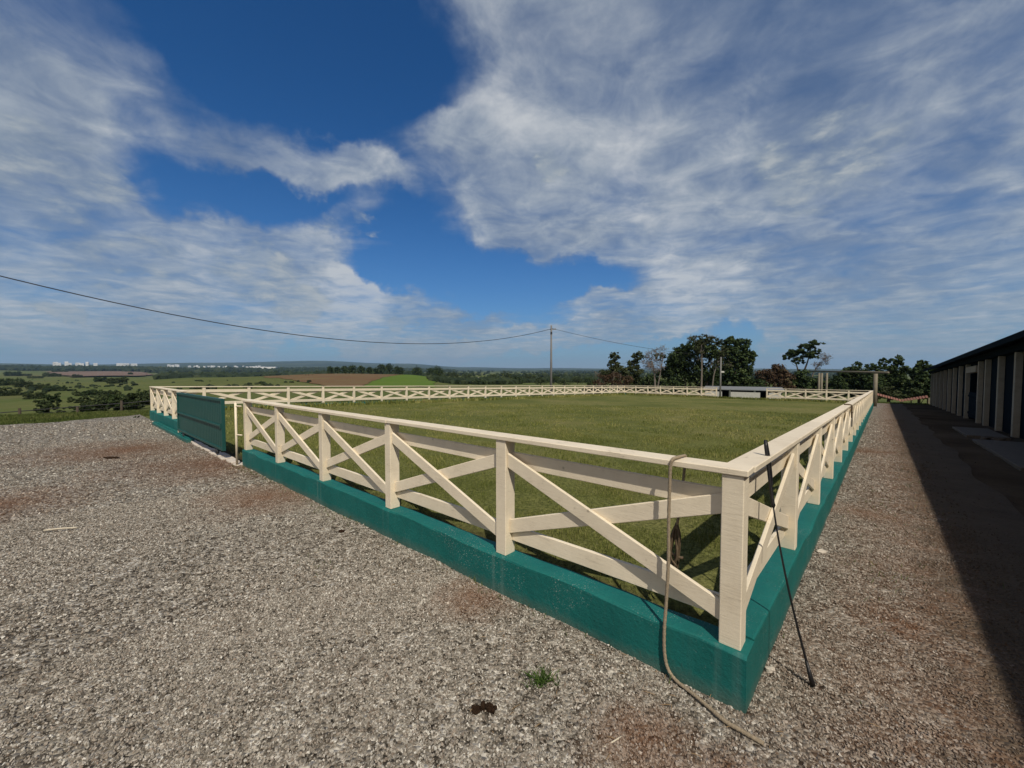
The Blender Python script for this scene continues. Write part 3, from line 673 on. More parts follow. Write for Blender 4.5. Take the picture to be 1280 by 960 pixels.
lump('dung', 'dung_dry', (-1.741, 4.064, gz(-.26, 3.59)), (.028, .022, .03), 'dark round dung ball on gravel below the teal wall', 'dung', 12)
lump('dung', 'dung_dry', (-1.62, 4.05, gz(-.26, 3.5)), (.016, .014, .014), 'smaller dung lump just right of the dark dung ball', 'dung', 13)
lump('dung', 'dung_dry', (-7.55, 7.55, gz(-1.6, 10.3)), (.12, .06, .04), 'flat dark dung patch on the reddish gravel far from the wall', 'dung', 14)
lump('dung', 'dung_dry', (-7.2, 9.8, gz(-.5, 12.3)), (.2, .05, .025), 'long dark streak of dung near the gate track', 'dung', 15)
def twig(name, pts, r, label):
    mb = MB(); W = Vector(pts[0]); mb.tube(spline([Vector(p)-W for p in pts], 5), r, 6); tag(mb.build(name, 'twig_pale', None, W), label, 'twig')
twig('twig', [(-4.66, 3.96, .035), (-4.52, 3.985, .045), (-4.40, 4.03, .035)], .008, 'bleached twig lying on the gravel on the left')
twig('twig', [(.36, 1.66, .012), (.44, 1.70, .02), (.50, 1.74, .012)], .0035, 'thin pale straw on the reddish gravel near the rope end')
def straws():
    m = MB(); q = random.Random(9)
    for k in range(150):
        if k < 60: a, b_ = q.gauss(-.35, .35), q.gauss(.25, .5)
        elif k < 110: a, b_ = q.gauss(-.25, .35), q.gauss(1.9, .7)
        else: a, b_ = q.uniform(-3, 3), q.uniform(-.9, 5)
        if a > -.02 and b_ > -.02: continue
        p = P3(a, b_, float(gz(a, b_)) + .012); t = q.uniform(0, 6.28); L_ = q.uniform(.015, .06); d = Vector((math.cos(t), math.sin(t), q.uniform(-.1, .15)))*L_
        m.tube([p, p + d*.5 + Vector((0, 0, .003)), p + d], [.0011, .0014, .0008], 4)
    tag(m.build('straw', 'straw_dry'), kind='stuff')
def tuft():
    n = 130; r = np.clip(np.abs(RNG.normal(0, .036, n)), 0, .06); t = RNG.uniform(0, 2*np.pi, n); x = .155 + r*np.cos(t)*1.5; y = 2.053 + r*np.sin(t)
    o = blades('grass_tuft', x, y, 0*x+.004, RNG.uniform(.02, .055, n), RNG.uniform(.004, .007, n), 'fresh_blade', None, 2.0)
    tag(o, 'fresh green grass tuft growing alone in the gravel', 'grass tuft')
tuft(); straws()

# ------------------------------------------------------------------ stable on the right
def stable():
    W = P3(20, -3.7, gz(20, -3.7)); st = empty('stable', W, 'long low dark stable building with pale piers along the path', 'stable')
    A0, A1 = -9.0, 49.6
    def S(a, b, z): return P3(a, b, z - .0325*a + .038) - W
    m = MB(); DA, DB = 25.25, 28.3
    m.box(A0, DA, -3.95, -3.7, -.3, 2.95, S); m.box(DB, A1, -3.95, -3.7, -.3, 2.95, S); m.box(DA+.002, DB-.002, -3.95, -3.7, 2.25, 2.95, S)
    m.box(A0, A1, -11.9, -11.65, -.3, 2.95, S); m.box(A0, A0+.25, -11.649, -3.951, -.3, 2.95, S); m.box(A1-.25, A1, -11.649, -3.951, -.3, 2.95, S)
    m.build('wall', 'stable_paint', st)
    m = MB()
    for s in (1, -1):                     # roof slopes, with thickness, over a ridge at b=-7.8
        e = -7.8 + s*4.7; zz = 3.05; zr = 4.25
        c = [(A0-.4, -7.8, zr-.1), (A1+.4, -7.8, zr-.1), (A1+.4, e, zz-.10), (A0-.4, e, zz-.10)]
        m.hexa([S(*p) for p in c] + [S(p[0], p[1], p[2]+.09) for p in c])
    rf = m.build('roof', 'roof_dark', st)
    m = MB(); m.box(A0-.4, A1+.4, -3.12, -3.08, 2.88, 3.06, S); m.build('fascia', 'stable_paint', rf)
    m = MB(); m.box(A0, A1, -3.69, -3.45, 2.72, 2.92, S); m.build('wall_beam', 'stable_paint', st)
    p0 = None; x0 = 18.25
    for a in [x0 + 2.53*k for k in range(-10, 3)] + [24.98, 28.6] + [28.6 + 2.5*k for k in range(1, 9)]:
        if a < A0: continue
        off = P3(a, 0, -.0325*a) - P3(x0, 0, -.0325*x0)
        if p0 is None:
            m = MB(); m.box(x0-.1, x0+.1, -3.697, -3.54, -.3, 2.715, S); p0 = m.build('pier', 'pier_paint', st, None, .006); q0 = off; p0.location = off
        else: copy_of(p0, off - q0)
    m = MB(); m.box(DA+.01, DB-.01, -3.69, -3.5, 2.26, 2.55, S); m.build('lintel', 'pier_paint', st, None, .004)
    m = MB(); m.box(DA, DB, -5.2, -5.1, -.2, 2.9, S); m.box(DB, DB+.1, -5.1, -3.96, -.2, 2.9, S); m.box(DA-.1, DA, -5.1, -3.96, -.2, 2.9, S); m.build('inner_wall', 'brown_wall', st)
    d = MB()
    for k in range(7): d.box(DA+.02+k*.43, DA+.02+k*.43+.42, -3.69, -3.65, .08, 1.32, S)
    dd = d.build('half_door', 'stable_paint', st, None, .004)
    m = MB()
    for z in (.25, 1.1): m.box(DA+.03, DB-.03, -3.648, -3.62, z, z+.1, S)
    m.build('door_rail', 'stable_paint', dd); m = MB(); m.box(DA+.1, DA+.25, -3.60, -3.575, .95, .99, S); m.build('latch', 'dark_metal', dd)
stable()
def slab(a0, a1, b0, b1, label):
    W = P3((a0+a1)/2, (b0+b1)/2, gz((a0+a1)/2, (b0+b1)/2)); m = MB()
    m.box(a0, a1, b0, b1, -.15, .055, lambda a, b, z: P3(a, b, gz(a, b)+z) - W); tag(m.build('concrete_slab', 'concrete', None, W, .012), label, 'slab', 'concrete slabs by the stable')
slab(10.0, 15.7, -3.44, -2.42, 'nearer pale concrete slab lying in front of the stable wall')
slab(17.0, 20.6, -3.35, -2.45, 'farther pale concrete slab lying in front of the stable piers')
for k, (a, b, s) in enumerate(((16.35, -2.75, .12), (16.25, -3.0, .15))):
    x, y = XY(a, b); lump('rock', 'concrete', (float(x), float(y), float(gz(a, b))), (s, s*.8, s*.8), ['smaller grey stone between the two concrete slabs', 'larger grey stone between the two concrete slabs'][k], 'rock', 30+k, sub=2)

# ------------------------------------------------------------------ post frame, sheds, tiles
def post_frame():
    c0 = Vector((25.6, 28.3, 0)); W = Vector((25.6, 28.3, -1.15)); r = empty('post_frame', W, 'tall weathered wooden frame of posts and one long beam behind the fence corner', 'frame')
    near = Vector((27.55, 30.6)); far = Vector((34.0, 44.5)); 
    def tub(name, p, q, rad, n=10): m = MB(); m.tube([Vector(p)-W, Vector(q)-W], rad, n); return m.build(name, 'old_wood', r)
    tub('post', (near.x, near.y, -1.6), (near.x, near.y, 1.22), [.14, .125])
    for (x, y) in ((33.9, 44.2), (35.0, 44.9), (33.0, 43.4)): tub('post', (x, y, -3.2), (x, y, 1.1), [.11, .10])
    m = MB(); b0 = Vector((28.15, 30.3, 1.30)); b1 = Vector((32.4, 43.6, 1.32)); e = (b1-b0).normalized(); b0 -= e*.1; b1 += e*.8
    m.tube([b0-W, b1-W], .085, 10); m.build('beam', 'old_wood', r)
    for (x, y) in ((33.9, 44.2),): pass
post_frame()
def low_shed():
    W = Vector((32.2, 50.6, -3.08)); r = empty('shed', W, 'low whitewashed shed with pale grey roof seen through the gap in the far fence', 'shed')
    ang = -.52; u = Vector((math.cos(ang), math.sin(ang), 0)); v = Vector((-u.y, u.x, 0))
    def L(s, t, z): p = u*s + v*t; return (p.x, p.y, z)
    m = MB(); m.box(-7.2, -5.2, 0, .2, -.6, 1.62, L); m.box(-4.2, -.9, 0, .2, -.6, 1.62, L); m.box(.0, 1.3, 0, .2, -.6, 1.62, L); m.build('half_wall', 'whitewash', r)
    m = MB()
    for s in (-7.0, -4.4, -1.6, 1.0): m.box(s, s+.2, .21, .35, -.6, 1.86, L)
    m.build('post', 'whitewash', r)
    m = MB(); m.box(-7.2, 1.4, 4, 4.2, -.6, 1.98, L); m.box(-7.2, -7.0, .4, 3.99, -.6, 1.86, L); m.box(1.2, 1.4, .4, 3.99, -.6, 1.86, L); m.build('back_wall', 'roof_dark', r)
    m = MB(); c = [L(-7.5, -.12, 1.86), L(1.7, -.12, 1.86), L(1.7, 4.6, 2.06), L(-7.5, 4.6, 2.06)]; m.hexa([c[0], c[1], c[2], c[3]] + [(p[0], p[1], p[2]+.1) for p in c]); m.build('roof', 'roof_grey', r)
low_shed()
def clay_roofs():
    W = P3(52, -2.2, -2.6); r = empty('clay_roof', W, 'reddish clay-tiled roofs with a dip between them, low beyond the end of the path', 'roof')
    def T(p): return Vector(p) - W
    q = [Vector((37.1, 41, -1.08)), Vector((38.65, 40, -1.66)), Vector((40.3, 39, -1.18))]; back = Vector((*D1, 0))
    for p0, p1 in ((q[0], q[1]), (q[1], q[2])):
        m = MB(); n = 9
        for k in range(n):
            f = lambda t, da, dz: p0.lerp(p1, t) + back*da + Vector((0, 0, dz)) - W
            t0, t1 = k/n + .01, (k+1)/n - .01
            m.hexa([f(t0, 0, -.05), f(t1, 0, -.05), f(t1, 1.6, -.0), f(t0, 1.6, -.0), f(t0, 0, .0), f(t1, 0, .0), f(t1, 1.6, .12), f(t0, 1.6, .12)])
        m.build('tile_slope', 'clay_tile', r, None, .012)
    m = MB()
    for p in q: m.box(p.x+.3, p.x+.45, p.y+.3, p.y+.45, -3.4, p.z-.1, lambda a, b_, z: Vector((a, b_, z)) - W)
    m.build('support', 'old_wood', r)
clay_roofs()

# ------------------------------------------------------------------ utility poles, cable, wire fence
def poles():
    W = Vector((4.26, 44, -2.3)); r = empty('utility_pole', W, 'tall thin utility pole with a crossarm standing alone behind the lawn', 'utility pole')
    m = MB(); m.tube([(0, 0, -.5), (0, 0, 8.56)], [.15, .085], 12); m.build('pole', 'pole_concrete', r)
    m = MB(); m.box(-.12, .5, -.05, .05, 8.1, 8.2); m.build('crossarm', 'pole_concrete', r)
    for x in (-.05, .42): m = MB(); m.tube([(x, 0, 8.2), (x, 0, 8.26), (x, 0, 8.30)], [.035, .05, .03], 8); m.build('insulator', 'whitewash', r)
    m = MB(); m.box(-.1, .1, -.1, .1, 7.6, 7.85); m.build('bracket', 'dark_metal', r)
    P0 = Vector((4.3, 44, 0)); P1 = Vector((-36, 6, 0)); pts = []
    for k in range(49):
        t = k/48*.98; p = P0.lerp(P1, t); pts.append((p.x, p.y, 19.91*t*t - 13.66*t + 5.906))
    m = MB(); o = Vector(pts[0]); m.tube([Vector(p)-o for p in pts], .026, 6); tag(m.build('cable', 'wire_steel', None, o), 'long sagging black cable from the utility pole towards the upper left', 'cable')
    P1 = Vector((21.0, 47, 0)); pts = []
    for k in range(17):
        t = k/16; p = P0.lerp(P1, t); pts.append((p.x, p.y, 5.95 - 3.9*t + 1.2*t*t))
    m = MB(); m.tube([Vector(p)-o for p in pts], .018, 6); tag(m.build('cable', 'wire_steel', None, o), 'thin grey cable descending from the utility pole to the dark trees', 'cable')
    W = Vector((23.75, 46, -2.6)); r = empty('utility_pole', W, 'slim grey pole with a small lamp box in front of the large dark trees', 'utility pole')
    m = MB(); m.tube([(0, 0, -.3), (0, 0, 5.5)], [.11, .075], 10); m.build('pole', 'galvanised', r)
    m = MB(); m.box(.02, .36, -.1, .1, 3.72, 3.9); m.build('lamp_box', 'whitewash', r)
poles()
def wire_fence():
    W = Vector((-30, 28, -1.9)); r = empty('wire_fence', W, 'thin wire fence with dark wooden posts below the grass verge on the left', 'wire fence')
    pts = []
    for k, (px, Y) in enumerate(((-1.42, 25), (-1.224, 26.5), (-1.08, 27.5), (-.970, 28.5), (-.885, 29.5), (-.80, 31))):
        x = px*Y; z = float(height(x, Y)); pts.append(Vector((x, Y, z)))
        m = MB(); h = 1.25 if k % 2 else 1.05; m.tube([pts[-1]-W+Vector((0, 0, -.3)), pts[-1]-W+Vector((.03, 0, h))], [.085, .07], 8); m.build('post', 'bark_dark', r)
    for z in (.45, .8, 1.05):
        m = MB(); m.tube([p-W+Vector((0, 0, z)) for p in pts], .012 if z < 1 else .03, 5); m.build('wire', 'wire_steel', r)
wire_fence()
# ------------------------------------------------------------------ trees and bushes
def tubes(mb, p, q, r0, r1, rs, wob=.12, n=6, segs=4):
    p, q = Vector(p), Vector(q); d = q-p; L = d.length
    pts = [p + d*(k/segs) + (Vector((rs.uniform(-1, 1), rs.uniform(-1, 1), rs.uniform(-.6, .6)))*L*wob*.5 if 0 < k < segs else Vector()) for k in range(segs+1)]
    mb.tube(pts, [r0 + (r1-r0)*k/segs for k in range(segs+1)], n); return pts
def leaves(C, spread, n, size, rs, up=.5):
    """n leaf faces in clumps around the centres C (k,3) with per-clump spread"""
    k = len(C); w = spread**2; idx = rs.choice(k, n, p=w/w.sum())
    dirs = rs.standard_normal((n, 3)); dirs /= np.linalg.norm(dirs, axis=1)[:, None]
    rad = spread[idx]*rs.random(n)**.45
    pos = C[idx] + dirs*rad[:, None]*np.array([1, 1, .72])
    nrm = dirs*.6 + rs.standard_normal((n, 3))*.55 + np.array([0, 0, up]); nrm /= np.linalg.norm(nrm, axis=1)[:, None]
    t = np.cross(nrm, rs.standard_normal((n, 3))); t /= np.linalg.norm(t, axis=1)[:, None]; b = np.cross(nrm, t)
    s = size*rs.uniform(.55, 1.35, n)[:, None]
    V = np.stack([pos - t*s, pos - b*s*.55 + t*s*.1, pos + t*s, pos + b*s*.55 + t*s*.1], 1).reshape(-1, 3)
    F = (np.arange(n)*4)[:, None] + np.arange(4)
    tint = np.clip(rs.normal(.42, .2, n) + rs.normal(0, .16, k)[idx], 0, 1)
    return V, F, np.repeat(np.stack([tint, tint, tint, 0*tint+1], -1), 4, 0)
def tree(name, label, cat, x, y, blobs, nleaf, leaf, mat, trunks, bark='bark_dark', group=None, seed=1, clump=.34, density=1., base=None, twigs=0, cmat=None):
    """blobs: (u, h, ru, rh) across the view, height over base; trunks: lists of (u, h, radius)"""
    rs = np.random.default_rng(seed); rr = random.Random(seed)
    zb = float(height(x, y)) if base is None else base
    az = math.atan2(x, y); U = np.array([math.cos(az), -math.sin(az), 0]); Vv = np.array([math.sin(az), math.cos(az), 0])
    r = empty(name, (x, y, zb), label, cat, group)
    C, S = [], []
    for (u, h, ru, rh) in blobs:
        c0 = U*u + np.array([0, 0, h]); k = max(4, int(9*density*(ru*rh)**.5/clump**1.2*.35*3))
        d = rs.standard_normal((k, 3)); d /= np.linalg.norm(d, axis=1)[:, None]; q = rs.uniform(.35, 1.0, k)**.6
        C.append(c0 + (d[:, :1]*U*ru + d[:, 1:2]*Vv*ru*.85 + d[:, 2:]*np.array([0, 0, 1])*rh)*q[:, None]); S.append(np.full(k, min(ru, rh)*clump)*rs.uniform(.6, 1.35, k))
    C = np.concatenate(C); S = np.concatenate(S)
    if nleaf:
        V, F, T = leaves(C, S, nleaf, leaf, rs); V[:, 2] = np.maximum(V[:, 2], .02)
        put('crown', raw_mesh('crown', V, F, mat, T), r)
    mb = MB()
    for tr in trunks:
        pts = [Vector(U*u) + Vector((0, 0, h)) + Vector(Vv*rr.uniform(-.1, .1)*(1 if i else 0)) for i, (u, h, _) in enumerate(tr)]
        mb.tube(spline(pts, 4), list(np.interp(np.linspace(0, 1, (len(pts)-1)*4+1), np.linspace(0, 1, len(tr)), [q[2] for q in tr])), 8)
        tip = pts[-1]; rad = tr[-1][2]
        near = sorted(range(len(C)), key=lambda i: (Vector(C[i])-tip).length)[:max(8, int(len(C)*.5/len(trunks)))]
        for i in rr.sample(near, min(len(near), 14)): tubes(mb, tip if rr.random() < .5 else pts[-2].lerp(tip, rr.random()), C[i], rad*.55, rad*.12, rr, .25, 5)
    for k in range(twigs):
        i = rr.randrange(len(C)); p = Vector(C[i]); q = p + Vector((rr.uniform(-1, 1), rr.uniform(-1, 1), rr.uniform(-.1, 1))).normalized()*S[i]*rr.uniform(1.2, 2.4)
        tubes(mb, p, q, .035, .012, rr, .3, 4, 3)
        for _ in range(3):
            q2 = p.lerp(q, rr.uniform(.3, .9)); tubes(mb, q2, q2 + Vector((rr.uniform(-1, 1), rr.uniform(-1, 1), rr.uniform(-.2, .9))).normalized()*S[i]*rr.uniform(.5, 1.2), .02, .008, rr, .2, 3, 2)
    mb.build('trunk', bark, r)
    return r
def at_px(px, Y): return (px-640)/505*Y, Y
def zpx(v, Y): return EYE - (v-460)/505*Y
# the group behind the far end of the lawn: k = metres per pixel there
def crowns(px0, Y, base, items):
    k = Y/505; sl = math.cos(math.atan2((px0-640)/505, 1)); return [((px-px0)*k*sl*1.0, zpx(v, Y)-base, rx*k*sl, ry*k) for px, v, rx, ry in items]
GB = 'trees behind the far end of the lawn'
def btree(name, label, px, Y, items, nleaf, leaf, mat, trunks, cat='tree', **kw):
    x, y = at_px(px, Y); base = float(height(x, y)); k = Y/505; sl = math.cos(math.atan2(x, y))
    tr = [[((q[0]-px)*k*sl, (0 if i == 0 else zpx(q[1], Y)-base), q[2]) for i, q in enumerate(t)] for t in trunks]
    return tree(name, label, cat, x, y, crowns(px, Y, base, items), nleaf, leaf, mat, tr, group=GB, **kw)
btree('tree', 'dark olive tree with two separate round top tufts, left end of the tree group', 778, 62,
      [(768, 445, 6, 6), (766, 455, 7, 6), (796, 446, 8, 6.5), (790, 456, 8, 7), (772, 466, 13, 9), (790, 468, 12, 10), (758, 470, 9, 8), (780, 478, 20, 8), (778, 486, 28, 7), (770, 460, 6, 7)], 9500, .17, 'leaf_olive', [[(774, 490, .16), (771, 470, .11), (768, 450, .05)], [(778, 490, .16), (786, 468, .11), (795, 450, .05)]], seed=3, clump=.36)
btree('shrub', 'brown dry scrub with bare stems in front of the two-tuft tree', 762, 58, [(752, 476, 10, 8), (766, 474, 12, 9), (782, 477, 12, 8)], 2600, .12, 'leaf_brown', [[(752, 490, .05), (748, 472, .03), (743, 464, .015)], [(764, 490, .06), (768, 470, .03)], [(772, 490, .05), (776, 468, .02)]], 'shrub', seed=4, bark='bark_pale', twigs=24)
btree('tree', 'pale nearly leafless tree with grey pink twigs left of the large dark tree', 819, 64, [(813, 444, 10, 6), (824, 440, 9, 7), (819, 456, 12, 10), (807, 455, 6, 6)], 1500, .09, 'leaf_bare', [[(820, 490, .17), (818, 470, .13), (815, 452, .07)], [(820, 478, .12), (826, 462, .09), (828, 447, .05)]], seed=5, bark='bark_pale', twigs=90, clump=.4)
btree('tree', 'dark tree in deep shade below the pale leafless tree', 812, 70, [(812, 478, 12, 10), (822, 480, 10, 9), (800, 480, 8, 8), (830, 466, 10, 8), (824, 446, 8, 5), (815, 487, 26, 7)], 5500, .18, 'leaf_dark', [[(812, 490, .14), (812, 472, .06)]], seed=6)
btree('tree', 'largest dark rounded tree with pale leaning trunks behind the far fence', 868, 66,
      [(848, 452, 16, 14), (862, 438, 17, 11), (876, 432, 14, 10), (852, 438, 12, 8), (846, 470, 15, 14), (866, 462, 16, 14), (886, 440, 12, 12), (840, 458, 10, 10), (860, 480, 18, 8), (885, 466, 8, 12), (880, 478, 14, 12), (893, 452, 9, 14), (892, 474, 10, 14)], 15000, .2, 'leaf_dark',
      [[(874, 492, .24), (873, 465, .19), (872, 440, .10)], [(881, 492, .2), (886, 468, .15), (896, 450, .08)], [(858, 492, .2), (855, 465, .15), (850, 448, .08)]], seed=7, bark='bark_pale', clump=.30)
btree('tree', 'feathery olive tree with bare top twigs rising over the largest dark tree', 873, 63, [(868, 424, 11, 5), (882, 423, 10, 5), (876, 434, 9, 9), (893, 428, 8, 6)], 2400, .13, 'leaf_olive', [[(877, 492, .16), (877, 460, .12), (876, 432, .06)]], seed=8, bark='bark_pale', twigs=60, clump=.42)
btree('tree', 'broad dark evergreen with a full crown, right side of the largest group', 918, 64,
      [(914, 430, 12, 9), (926, 432, 11, 10), (934, 446, 10, 11), (920, 446, 17, 14), (905, 450, 12, 14), (922, 464, 18, 13), (912, 478, 16, 11), (932, 474, 10, 12), (937, 455, 7, 8), (905, 434, 8, 8), (902, 470, 12, 16), (900, 486, 10, 8), (925, 486, 14, 8)], 15000, .2, 'leaf_dark',
      [[(918, 494, .26), (919, 470, .18), (920, 445, .09)]], seed=9, clump=.30)
btree('tree', 'thin grey-stemmed tree between the two large dark crowns', 903, 61, [(904, 440, 7, 8), (898, 452, 6, 7), (909, 456, 6, 7)], 1200, .14, 'leaf_olive', [[(890, 494, .12), (892, 470, .09), (899, 447, .05)]], seed=10, bark='bark_pale', twigs=30, clump=.42)
btree('shrub', 'reddish brown rounded bush left of the umbrella-shaped tree', 963, 62, [(957, 472, 15, 11), (972, 468, 14, 12), (966, 480, 24, 8), (947, 480, 9, 7), (982, 476, 12, 11)], 7000, .16, 'leaf_brown', [[(962, 494, .12), (962, 478, .06)]], 'shrub', seed=11, clump=.32)
btree('tree', 'umbrella-shaped dark tree with open layered crown and leaning stems', 1004, 66,
      [(983, 444, 8, 5), (992, 441, 8, 5), (1005, 436, 10, 6), (1015, 431, 9, 5), (1024, 430, 6, 2.2), (1012, 444, 11, 5), (998, 450, 8, 5), (1020, 440, 6, 4)], 4600, .17, 'leaf_dark', [[(1003, 492, .22), (1004, 470, .16), (1009, 452, .1), (1012, 438, .06)], [(1003, 482, .14), (997, 462, .1), (990, 446, .05)]], seed=12, clump=.38)
btree('tree', 'small pale leafless tree leaning right beside the umbrella-shaped tree', 1022, 67, [(1027, 450, 8, 7), (1034, 446, 5, 4), (1022, 458, 7, 6)], 500, .08, 'leaf_bare', [[(1008, 490, .12), (1016, 468, .08), (1026, 452, .04)]], seed=13, bark='bark_pale', twigs=60, clump=.45)
btree('shrub', 'dark shaded bush under the umbrella-shaped tree', 1000, 61, [(992, 480, 14, 9), (1010, 480, 14, 9), (1024, 480, 12, 10), (1002, 470, 14, 9), (1036, 484, 14, 10), (985, 487, 20, 7), (1020, 488, 24, 7)], 7500, .17, 'leaf_dark', [[(1000, 494, .1), (1000, 480, .05)]], 'shrub', seed=14)
btree('tree', 'pointed dark tree behind the left part of the post frame beam', 1068, 60, [(1070, 458, 7, 6), (1069, 466, 11, 9), (1058, 474, 12, 12), (1076, 478, 14, 12), (1048, 482, 12, 10), (1066, 488, 20, 9), (1085, 484, 14, 10), (1060, 466, 10, 8)], 9000, .18, 'leaf_dark', [[(1068, 496, .15), (1069, 470, .07)]], seed=15)
btree('tree', 'wide dark tree with two bumpy tops right of the post frame', 1112, 56, [(1103, 452, 9, 5), (1120, 450, 11, 6), (1108, 464, 17, 10), (1124, 462, 11, 10), (1100, 476, 16, 12), (1122, 478, 16, 12), (1088, 462, 9, 8), (1095, 488, 18, 10), (1122, 490, 18, 9), (1085, 476, 14, 12)], 13000, .18, 'leaf_dark', [[(1112, 500, .2), (1112, 475, .13), (1114, 455, .06)]], seed=16, clump=.32)
btree('tree', 'dark green tree touching the far end of the stable roof', 1150, 52, [(1152, 456, 10, 6), (1146, 464, 11, 9), (1158, 466, 12, 11), (1148, 480, 15, 12), (1166, 476, 10, 12), (1150, 490, 18, 9)], 9000, .17, 'leaf_dark', [[(1150, 500, .17), (1150, 472, .08)]], seed=17, clump=.32)
btree('shrub', 'rounded grey-green bush at the end of the path beside the fence corner', 1112, 50.5, [(1110, 491, 11, 7), (1118, 493, 9, 6)], 2200, .11, 'leaf_olive', [[(1112, 500, .07), (1112, 492, .03)]], 'shrub', seed=18)
btree('shrub', 'yellowish green low bush at the end of the path beside the stable', 1140, 51, [(1136, 494, 10, 5), (1146, 491, 11, 6)], 2200, .11, 'leaf_pasture', [[(1140, 500, .07), (1140, 493, .03)]], 'shrub', seed=19)

for i, (px, Y, w, top, lab) in enumerate(((742, 60, 12, 478, 'low dark shrub at the left end of the tree group'), (838, 60, 14, 474, 'dark shrub below the left side of the largest dark tree'), (947, 60, 13, 474, 'dark green shrub between the broad evergreen and the reddish bush'), (1046, 58, 14, 470, 'dark shrub behind the post frame on its left'), (1092, 54, 15, 470, 'dark leafy shrub behind the right post of the frame'), (1166, 50, 12, 474, 'dark shrub at the corner of the stable'))):
    h = (496-top)/2
    btree('shrub', lab, px, Y, [(px-w*.5, 490, w*.7, h*.6), (px+w*.5, 488, w*.7, h*.7), (px, top+h*.5, w*.75, h*.55), (px+w*.2, top+h, w*.9, h*.6)], 3600, .16, 'leaf_dark', [[(px, 498, .1), (px, top+h, .05)]], 'shrub', seed=400+i)
# low trees and hedges beyond the left fence, right of the crop field
GH = 'dark trees beyond the fence near the utility pole'
HW = ['leftmost', 'second', 'third', 'fourth', 'fifth', 'sixth', 'seventh', 'eighth', 'ninth', 'tenth', 'eleventh', 'twelfth', 'thirteenth', 'fourteenth', 'fifteenth', 'sixteenth', 'last']
for i, (px, Y, w, h) in enumerate(((550, 240, 15, 19), (566, 260, 16, 17), (584, 300, 14, 12), (600, 190, 16, 9), (618, 260, 16, 12), (634, 300, 14, 16), (648, 200, 15, 14), (662, 240, 15, 15), (676, 180, 16, 12), (692, 210, 16, 14), (706, 160, 16, 12), (722, 200, 15, 13), (738, 170, 16, 14))):
    x, y = at_px(px, Y); k = Y/505; hh = h*k*.8
    tree('tree', 'dark tree far beyond the fence near the pole, %s in its row from left' % HW[i], 'tree', x, y,
         [(-w*k*.25, hh*.5, w*k*.3, hh*.45), (w*k*.25, hh*.45, w*k*.32, hh*.42), (0, hh*.62, w*k*.28, hh*.4)], 1000, .5*k*1.2, 'leaf_pasture' if i % 3 else 'leaf_dark', [[(0, 0, .2), (0, hh*.4, .1)]], group=GH, seed=100+i, clump=.4)
GC = 'small trees on the crest of the ploughed field'
for i, (x, y, w, h) in enumerate(((-164, 365, 5.1, 5.1), (-162, 375, 5.9, 5.2), (-159, 384, 6.1, 6.1), (-156, 394, 7.8, 7.0), (-144, 386, 6.9, 6.1), (-133, 377, 5.2, 5.2), (-129, 383, 4.5, 4.5), (-124, 384, 7.6, 7.6), (-121, 398, 8.7, 8.7), (-116, 408, 7.3, 7.3), (-111, 405, 6.4, 6.4), (-95, 405, 9.6, 7.2), (-84, 416, 8.2, 7.4), (-73, 393, 10.9, 9.3))):
    lab = 'small dark tree on the ploughed crest, %s in its row from the left' % HW[i] if i < 11 else ['round dark tree alone on the crest of the bright green field', 'dark tree at the right end of the bright green field crest', 'tall dark tree just right of the bright green field crest'][i-11]
    tree('tree', lab, 'tree', x, y, [(-w*.2, h*.7, w*.32, h*.6), (w*.2, h*.65, w*.32, h*.6), (0, h*.9, w*.3, h*.5)], 800, .6, 'leaf_dark', [[(0, -1, .25), (0, h*.45, .12)]], group=GC, seed=200+i, clump=.42)
